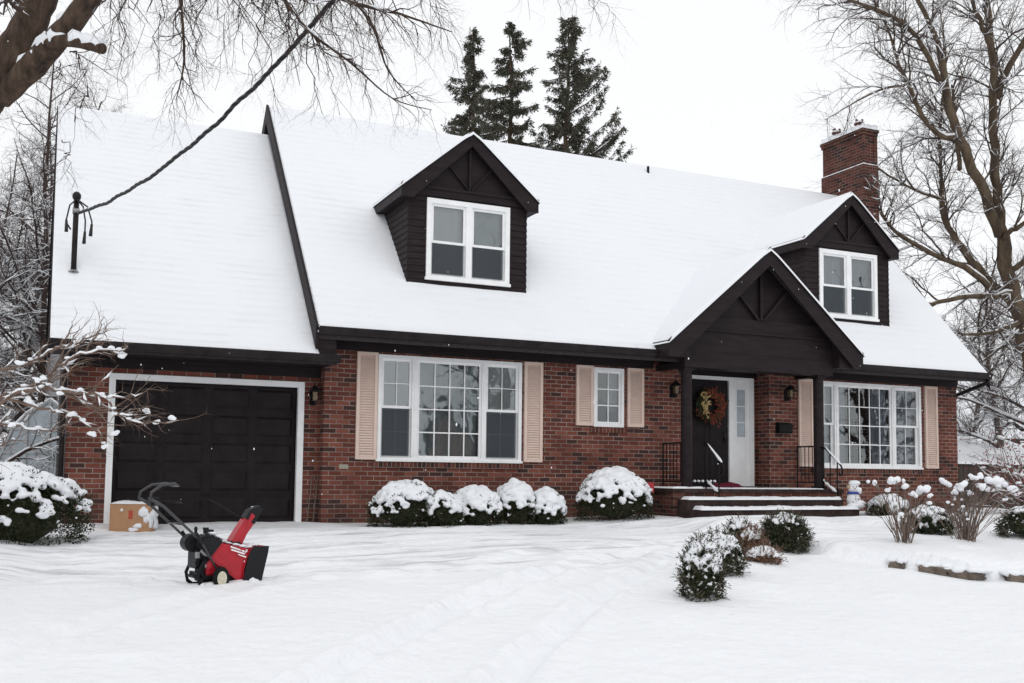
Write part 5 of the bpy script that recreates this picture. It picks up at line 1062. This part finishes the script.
tr.build('trunk', M['bark'], ot, smooth=True); br.build('limbs', M['twig_tan'], ot, smooth=True); tw.build('crown', M['twig_tan'], ot); sn.b.build('snow', M['snow'], ot, smooth=True); snow_lumps('snow_clumps', lum, ot, .007, seed=9)

# ---- stick shrubs with snow puffs
def sticks(u, v, label, seed, puffs, spread, h, nst):
    rng = random.Random(seed); g0 = Vector(gp(u, v)); t = thing('bare_shrub', tuple(g0), 0, label, 'shrub', 'bare shrubs with snow puffs'); b = MB(); lum = []; sn = Snowy(.5, .003, rng)
    D0 = (g0-CAM).dot(FW)
    for k in range(nst):
        a = rng.random()*2*PI; e = min(.80, abs(rng.gauss(0, spread))); d = Vector((math.cos(a)*math.sin(e), math.sin(a)*math.sin(e), math.cos(e)))
        p0 = g0+Vector((math.cos(a)*.13*rng.random(), math.sin(a)*.13*rng.random(), 0)); pp = wander(rng, p0, d, h*rng.uniform(.55, 1.0), 7, .06, .015); rd = [.0060*(1-.55*q/7)*rng.uniform(.8, 1.2) for q in range(8)]
        b.tube(pp, rd, 5, False)
        for c in range(rng.randint(1, 3)):
            i = rng.randint(2, 5); q = wander(rng, pp[i], (pp[i+1]-pp[i]).normalized()+rv(rng)*.35, h*.3, 4, .08, .03); b.tube(q, [.005, .0045, .004, .003, .002], 4, False)
            if rng.random() < .25: lum.append((q[-1], rng.uniform(.02, .04), 1.2, .8))
    for (pu, pv, r) in puffs:
        D = D0+rng.uniform(-.2, .2); c = W(pu, pv, D); s = D/1029
        for k in range(7): lum.append((c+Vector((rng.gauss(0, .36), rng.gauss(0, .36), rng.gauss(0, .24)))*r*s, r*s*rng.uniform(.33, .52), 1.0, .95))
        p0 = g0.lerp(c, .0); mid = g0.lerp(c, .5)+Vector((0, 0, .08)); q, rr = smooth_path([g0, mid, c], [.010, .008, .004], 4); b.tube(q, rr, 5, False)
        for k in range(4):
            e = c+Vector((rng.gauss(0, .5), rng.gauss(0, .5), -.1))*r*s; b.tube([q[6], q[6].lerp(e, .5)+rv(rng)*.01, e], [.005, .004, .003], 4, False)
    b.build('stems', M['stem'], t); snow_lumps('snow_puffs', lum, t, .012, seed=seed, jit=.25)
sticks(905, 543, 'left bare shrub with snow puffs on its sticks, right of the steps', 91, [(874, 482, 5), (895, 480, 7), (905, 484, 6), (925, 490, 7), (912, 494, 5), (930, 495, 4)], .34, .80, 26)
sticks(966, 541, 'right and larger bare shrub topped with big snow puffs', 92, [(945, 482, 7), (962, 486, 7), (975, 477, 6), (982, 487, 6), (997, 482, 8), (1012, 487, 7), (1005, 500, 3), (956, 492, 4), (990, 490, 5), (970, 494, 4)], .44, .86, 42)

# ---- edging stones
def stone(u0, u1, v0, v1, D0, D1, label, seed):
    rng = random.Random(seed); a, c = W(u0, v0, D0), W(u1, v1, D1); m_ = (a+c)/2; m_.z = gz(m_.x-.16, m_.y-.22, False)+.02; t = thing('edging_stone', tuple(m_), 0, label, 'stone', 'stones edging the raised bed')
    b = MB(); L_ = (c-a).length; dx = (c-a).normalized(); ang = math.atan2(dx.y, dx.x); bm = bmesh.new(); bmesh.ops.create_cube(bm, size=1); bmesh.ops.subdivide_edges(bm, edges=bm.edges, cuts=5, use_grid_fill=True)
    for v in bm.verts:
        p = v.co.copy(); n_ = noise.noise(p*3+Vector((seed, 0, 0)))+.5*noise.noise(p*8+Vector((seed, 3, 0))); q = p*(1+.16*n_); q.x *= L_; q.y *= .24; q.z *= .12*(.8+.35*math.sin(q.x*9+seed))
        ca, sa = math.cos(ang), math.sin(ang); v.co = Vector((q.x*ca-q.y*sa, q.x*sa+q.y*ca, q.z+.012))
    b.v = [tuple(v.co) for v in bm.verts]; b.f = [tuple(x.index for x in f.verts) for f in bm.faces]; bm.free(); b.build('rock', M['stone'], t, world=False)
    lum = []; n_ = int(L_/.035)
    for k in range(n_*3):
        q = rng.uniform(-.54, .54)*L_; y_ = rng.uniform(-.10, .16); lum.append((Vector((q*math.cos(ang)-y_*math.sin(ang), q*math.sin(ang)+y_*math.cos(ang), .085+.012*noise.noise(Vector((q*9, seed, 0))))), rng.uniform(.04, .065), 1.3, .75))
    snow_lumps('snow', lum, t, .014, False, seed=seed)
stone(891, 906, 565, 567, 12.95, 12.85, 'smallest flat edging stone at the left end of the raised bed', 1)
stone(920, 948, 570, 574, 12.72, 12.55, 'brown edging stone left of the long one under the bare shrubs', 2)
stone(948, 985, 574, 578, 12.55, 12.35, 'longest brown edging stone, below the larger bare shrub', 3)
stone(1006, 1040, 575, 577, 12.4, 12.4, 'edging stone cut off by the right edge of the photo', 4)

# ------------------------------------------------------------------ fence, neighbour, greenhouse
fe = thing('wooden_fence', (16.3, 1.9, 0), R_(-2), 'dark wooden board fence with snow on its rail, right of the house', 'fence'); b, c_, s = MB(), MB(), MB()
for i in range(60): x = i*.15-.9; b.box(x, x+.138, 0, .022, -.3, 1.13+.0*i)
b.box(-.9, 8.1, .0221, .06, .3, .38).box(-.9, 8.1, .0221, .06, .9, .98).build('boards', M['fence'], fe, world=False)
MB().box(-.95, 8.15, -.03, .07, 1.131, 1.165).build('top_rail', M['fence'], fe, world=False)
for k in range(4): MB().box(-.95+k*2.95, -.85+k*2.95, -.06, -.001, -.3, 1.22).build('fence_post', M['fence'], fe, world=False)
soft_slab(s, -.95, 8.15, -.06, .10, 1.165, .06, 3, 150); s.build('snow', M['snow'], fe, world=False, smooth=True)
def house_far(base, rz, wd, dp, h, rh_, label, name='neighbour_house'):
    t = thing(name, base, rz, label, 'house'); b = MB(); b.box(0, wd, 0, dp, -.3, h); b.build('wall', M['farbrick'], t, world=False)
    for s_ in (0, 1):
        ys__ = [(-.4, h-.1), (dp/2, h+rh_)] if s_ == 0 else [(dp+.4, h-.1), (dp/2, h+rh_)]
        b = MB(); b.prism([(-.3, ys__[0][0], ys__[0][1]), (-.3, ys__[1][0], ys__[1][1]), (-.3, ys__[1][0], ys__[1][1]-.15), (-.3, ys__[0][0], ys__[0][1]-.15)], (wd+.6, 0, 0)); ro = b.build('roof', M['shingle'], t, world=False, fix=True)
        b = MB(); b.prism([(-.33, ys__[0][0]*1.02, ys__[0][1]+.12), (-.33, ys__[1][0], ys__[1][1]+.14), (-.33, ys__[1][0], ys__[1][1]+.001), (-.33, ys__[0][0], ys__[0][1]+.001)], (wd+.66, 0, 0)); b.build('roof_snow', M['snow'], ro, world=False, fix=True)
    b = MB()
    for xx in (.02, wd-.02): b.prism([(xx-.02, 0, h), (xx-.02, dp, h), (xx-.02, dp/2, h+rh_-.16)], (.04, 0, 0))
    b.build('gable', M['farbrick'], t, world=False, fix=True)
    for k in range(max(1, int(wd/2.6))):
        x = .9+k*2.5; f = MB(); frame_box(f, x, x+1.1, .9, 2.2, .09, -.05, .0); f.box(x+.5, x+.6, -.04, -.001, .99, 2.11); o = f.build('window', M['white'], t, world=False); MB().box(x+.09, x+1.01, -.01, -.003, .99, 2.11).build('pane', M['frost'], o, world=False)
    return t
house_far((36, -44, -.8), R_(180), 15, 9, 3.0, 3.6, 'brick house across the street, seen only as a reflection in the windows', 'opposite_house')
RM = [dict(dens=2.2, len=2.4, ang=.85, r=.04, n=5, wob=.25), dict(dens=2.6, len=1.2, ang=.85, r=.022, n=3, wob=.28, sides=3)]
for i_, (x_, y_, h_, lb) in enumerate(((11.5, -21, 11, 'bare street tree reflected in the big left window'), (30, -19, 11, 'bare street tree reflected in the right window'), (36, -25, 12, 'farther bare street tree reflected in the right window'), (16.5, -30, 13, 'farther bare street tree reflected in the left windows'))):
    bare('street_tree', (x_, y_, -.75), h_, (0, 0), lb, 200+i_, .30, 'twig', 16, .3, RM, .9, .2, 'street trees behind the viewpoint')
p = W(958, 470, 40); house_far((p.x-1.0, p.y+1.0, -.1), R_(-12), 12, 8, 2.6, 2.6, 'distant red brick house with a snowy roof beyond the fence')
p = W(955, 470, 31); gar = thing('snowy_shed', (p.x, p.y, -.1), R_(-6), 'low shed roof deep in snow behind the dark fence', 'shed')
MB().box(0, 4.2, 0, 2.6, -.2, 1.25).build('wall', M['fence'], gar, world=False); b = MB(); b.prism([(-.2, -.3, 1.22), (-.2, 2.8, 2.15), (-.2, 2.8, 2.05), (-.2, -.3, 1.12)], (4.6, 0, 0)); ro = b.build('roof', M['shingle'], gar, world=False, fix=True)
b = MB(); b.prism([(-.22, -.33, 1.34), (-.22, 2.8, 2.32), (-.22, 2.8, 2.151), (-.22, -.33, 1.221)], (4.64, 0, 0)); b.build('roof_snow', M['snow'], ro, world=False, fix=True)
# greenhouse
gh = thing('greenhouse', (-4.05, 9.0, -.05), R_(-14), 'grey-framed greenhouse with small panes and a slanting side left of the garage', 'greenhouse')
GHP = [(-1.2, .3), (-.92, .95), (-.62, 1.72), (-.35, 2.05), (.15, 2.38), (.62, 2.0), (.9, 1.72), (1.2, .3)]
f, pn = MB(), MB()
for yy in (0, 2.2):
    for i in range(len(GHP)-1): f.tube([(GHP[i][0], yy, GHP[i][1]), (GHP[i+1][0], yy, GHP[i+1][1])], .035, 4)
for q in GHP: f.tube([(q[0], 0, q[1]), (q[0], 2.2, q[1])], .025, 4)
pn.prism([(q[0], .01, q[1]) for q in GHP], (0, .01, 0)); f.box(-.62, .9, -.02, .02, 1.70, 1.76).box(-.85, 1.0, -.02, .02, 1.18, 1.23).box(-1.1, 1.15, -.02, .02, .62, .67).box(-.35, -.30, -.02, .02, .3, 2.05).box(.12, .17, -.02, .02, .3, 2.38)
f.box(-1.22, 1.22, -.04, .04, .25, .34).box(.60, .65, -.02, .02, .3, 2.0)
f.build('frame', M['greyframe'], gh, world=False); pn.build('pane', M['frost'], gh, world=False, fix=True)
for i in range(len(GHP)-1):
    (xa, za), (xb, zb) = GHP[i], GHP[i+1]; MB().prism([(xa, .02, za), (xb, .02, zb), (xb, 2.2, zb), (xa, 2.2, za)], (0, 0, -.01)).build('pane', M['frost'], gh, world=False, fix=True)
s = MB()
for i in (2, 3, 4, 5):
    (xa, za), (xb, zb) = GHP[i], GHP[i+1]; s.tube([Vector((xa, .0, za+.04)).lerp(Vector((xb, .0, zb+.04)), q) for q in (0, .3, .6, 1)], [.02, .035, .03, .02], 6)
s.build('snow', M['snow'], gh, world=False, smooth=True); MB().box(-1.25, 1.25, -.05, 2.25, -.3, .25).build('base', M['fence'], gh, world=False)

# ------------------------------------------------------------------ spruces behind the roof
def spruce(u, D, top_v, label, seed, prof, asym=0, droop=.0):
    rng = random.Random(seed); b0 = W(u, 470, D); top = W(u, top_v-11, D); base = Vector((b0.x, b0.y, -.2)); top.x, top.y = b0.x, b0.y; H_ = top.z-base.z
    t = thing('spruce', tuple(base), 0, label, 'tree', 'spruces behind the roof'); tr, br, nd, sn = MB(), MB(), MB(), MB()
    tp = [base.lerp(top, i/12)+Vector((rng.gauss(0, .05), rng.gauss(0, .05), 0))*(i > 0) for i in range(13)]; tr.tube(tp, [.24*(1-.93*i/12) for i in range(13)], 7)
    zlow = .42
    n = int(150*(H_*(1-zlow))/9)
    for k in range(n):
        f = zlow+(1-zlow)*((k+rng.random())/n); p = base.lerp(top, f); a = rng.random()*2*PI
        mm_ = top.z-p.z; L_ = np.interp(mm_, [q[0] for q in prof], [q[1] for q in prof])*rng.uniform(.35, 1.35)*.98
        side_ = Vector((math.cos(a), math.sin(a), 0)); kx = side_.dot(RT); L_ *= 1+asym*kx*min(1, mm_/1.5)
        up = .95 if asym and kx > .1 else .35
        d = (side_+Vector((0, 0, up*rng.uniform(.4, 1.3)-.1))).normalized(); pts = [p.copy()]; q = p.copy()
        for i in range(7): d = (d+Vector((0, 0, -.09 if i < 3 else .13))+rv(rng)*.06).normalized(); q = q+d*L_/7; pts.append(q.copy())
        br.tube(pts, [.026*(1-.8*i/7) for i in range(8)], 4, False)
        # hanging sprays
        ns = int(12+L_*36)
        for j in range(ns):
            x = (.12+.88*rng.random())*7; i = min(6, int(x)); pp = pts[i].lerp(pts[i+1], x-i); sd__ = rv(rng); hl = rng.uniform(.10, .36)*(1-.4*x/7)
            hd_ = (Vector((0, 0, -1))+sd__*.35+(pts[i+1]-pts[i]).normalized()*.5).normalized()
            for m_ in range(6):
                o = pp+hd_*hl*m_/6; nd.quadleaf(o, (hd_+rv(rng)*.55), rv(rng), rng.uniform(.07, .16), rng.uniform(.022, .042))
        if rng.random() < .3: sn.tube([pts[i]+Vector((0, 0, .02)) for i in (3, 4, 5)], [.01, .03, .01], 5)
    tr.build('trunk', M['bark'], t); br.build('branches', M['bark'], t); nd.build('crown', M['spruce'], t); sn.build('snow', M['snow'], t)
spruce(467, 36, 24, 'leftmost and slimmest of the three spruces above the roof', 1, [(0, .12), (.8, .38), (1.6, .45), (2.2, .95), (3, 1.05), (4.5, 1.35), (8, 1.8)])
spruce(507, 34, 19, 'middle spruce of the three above the roof', 2, [(0, .15), (.8, .55), (2, .8), (3, 1.3), (4.2, 1.8), (8, 2.4)])
spruce(565, 33, 13, 'rightmost spruce above the roof, widest with upswept right branches', 3, [(0, .2), (.6, .45), (1.6, .85), (2.6, 1.2), (4, 1.45), (8, 1.9)], asym=.25)

# ------------------------------------------------------------------ falling snow
rng = random.Random(99); b = MB()
for i in range(260):
    D = rng.uniform(5, 17); p = CAM+FW*D+RT*rng.uniform(-.55, .55)*D+Vector((0, 0, rng.uniform(-.12, .42)*D)); r = rng.uniform(.0022, .0045)
    if p.z < gz(p.x, p.y, False)+.1 or p.y > -1.3: continue
    b.ico(p, r, 1, 1, rng.uniform(1, 2.2))
tag(b.build('falling_snowflakes', M['snow']), kind='stuff')
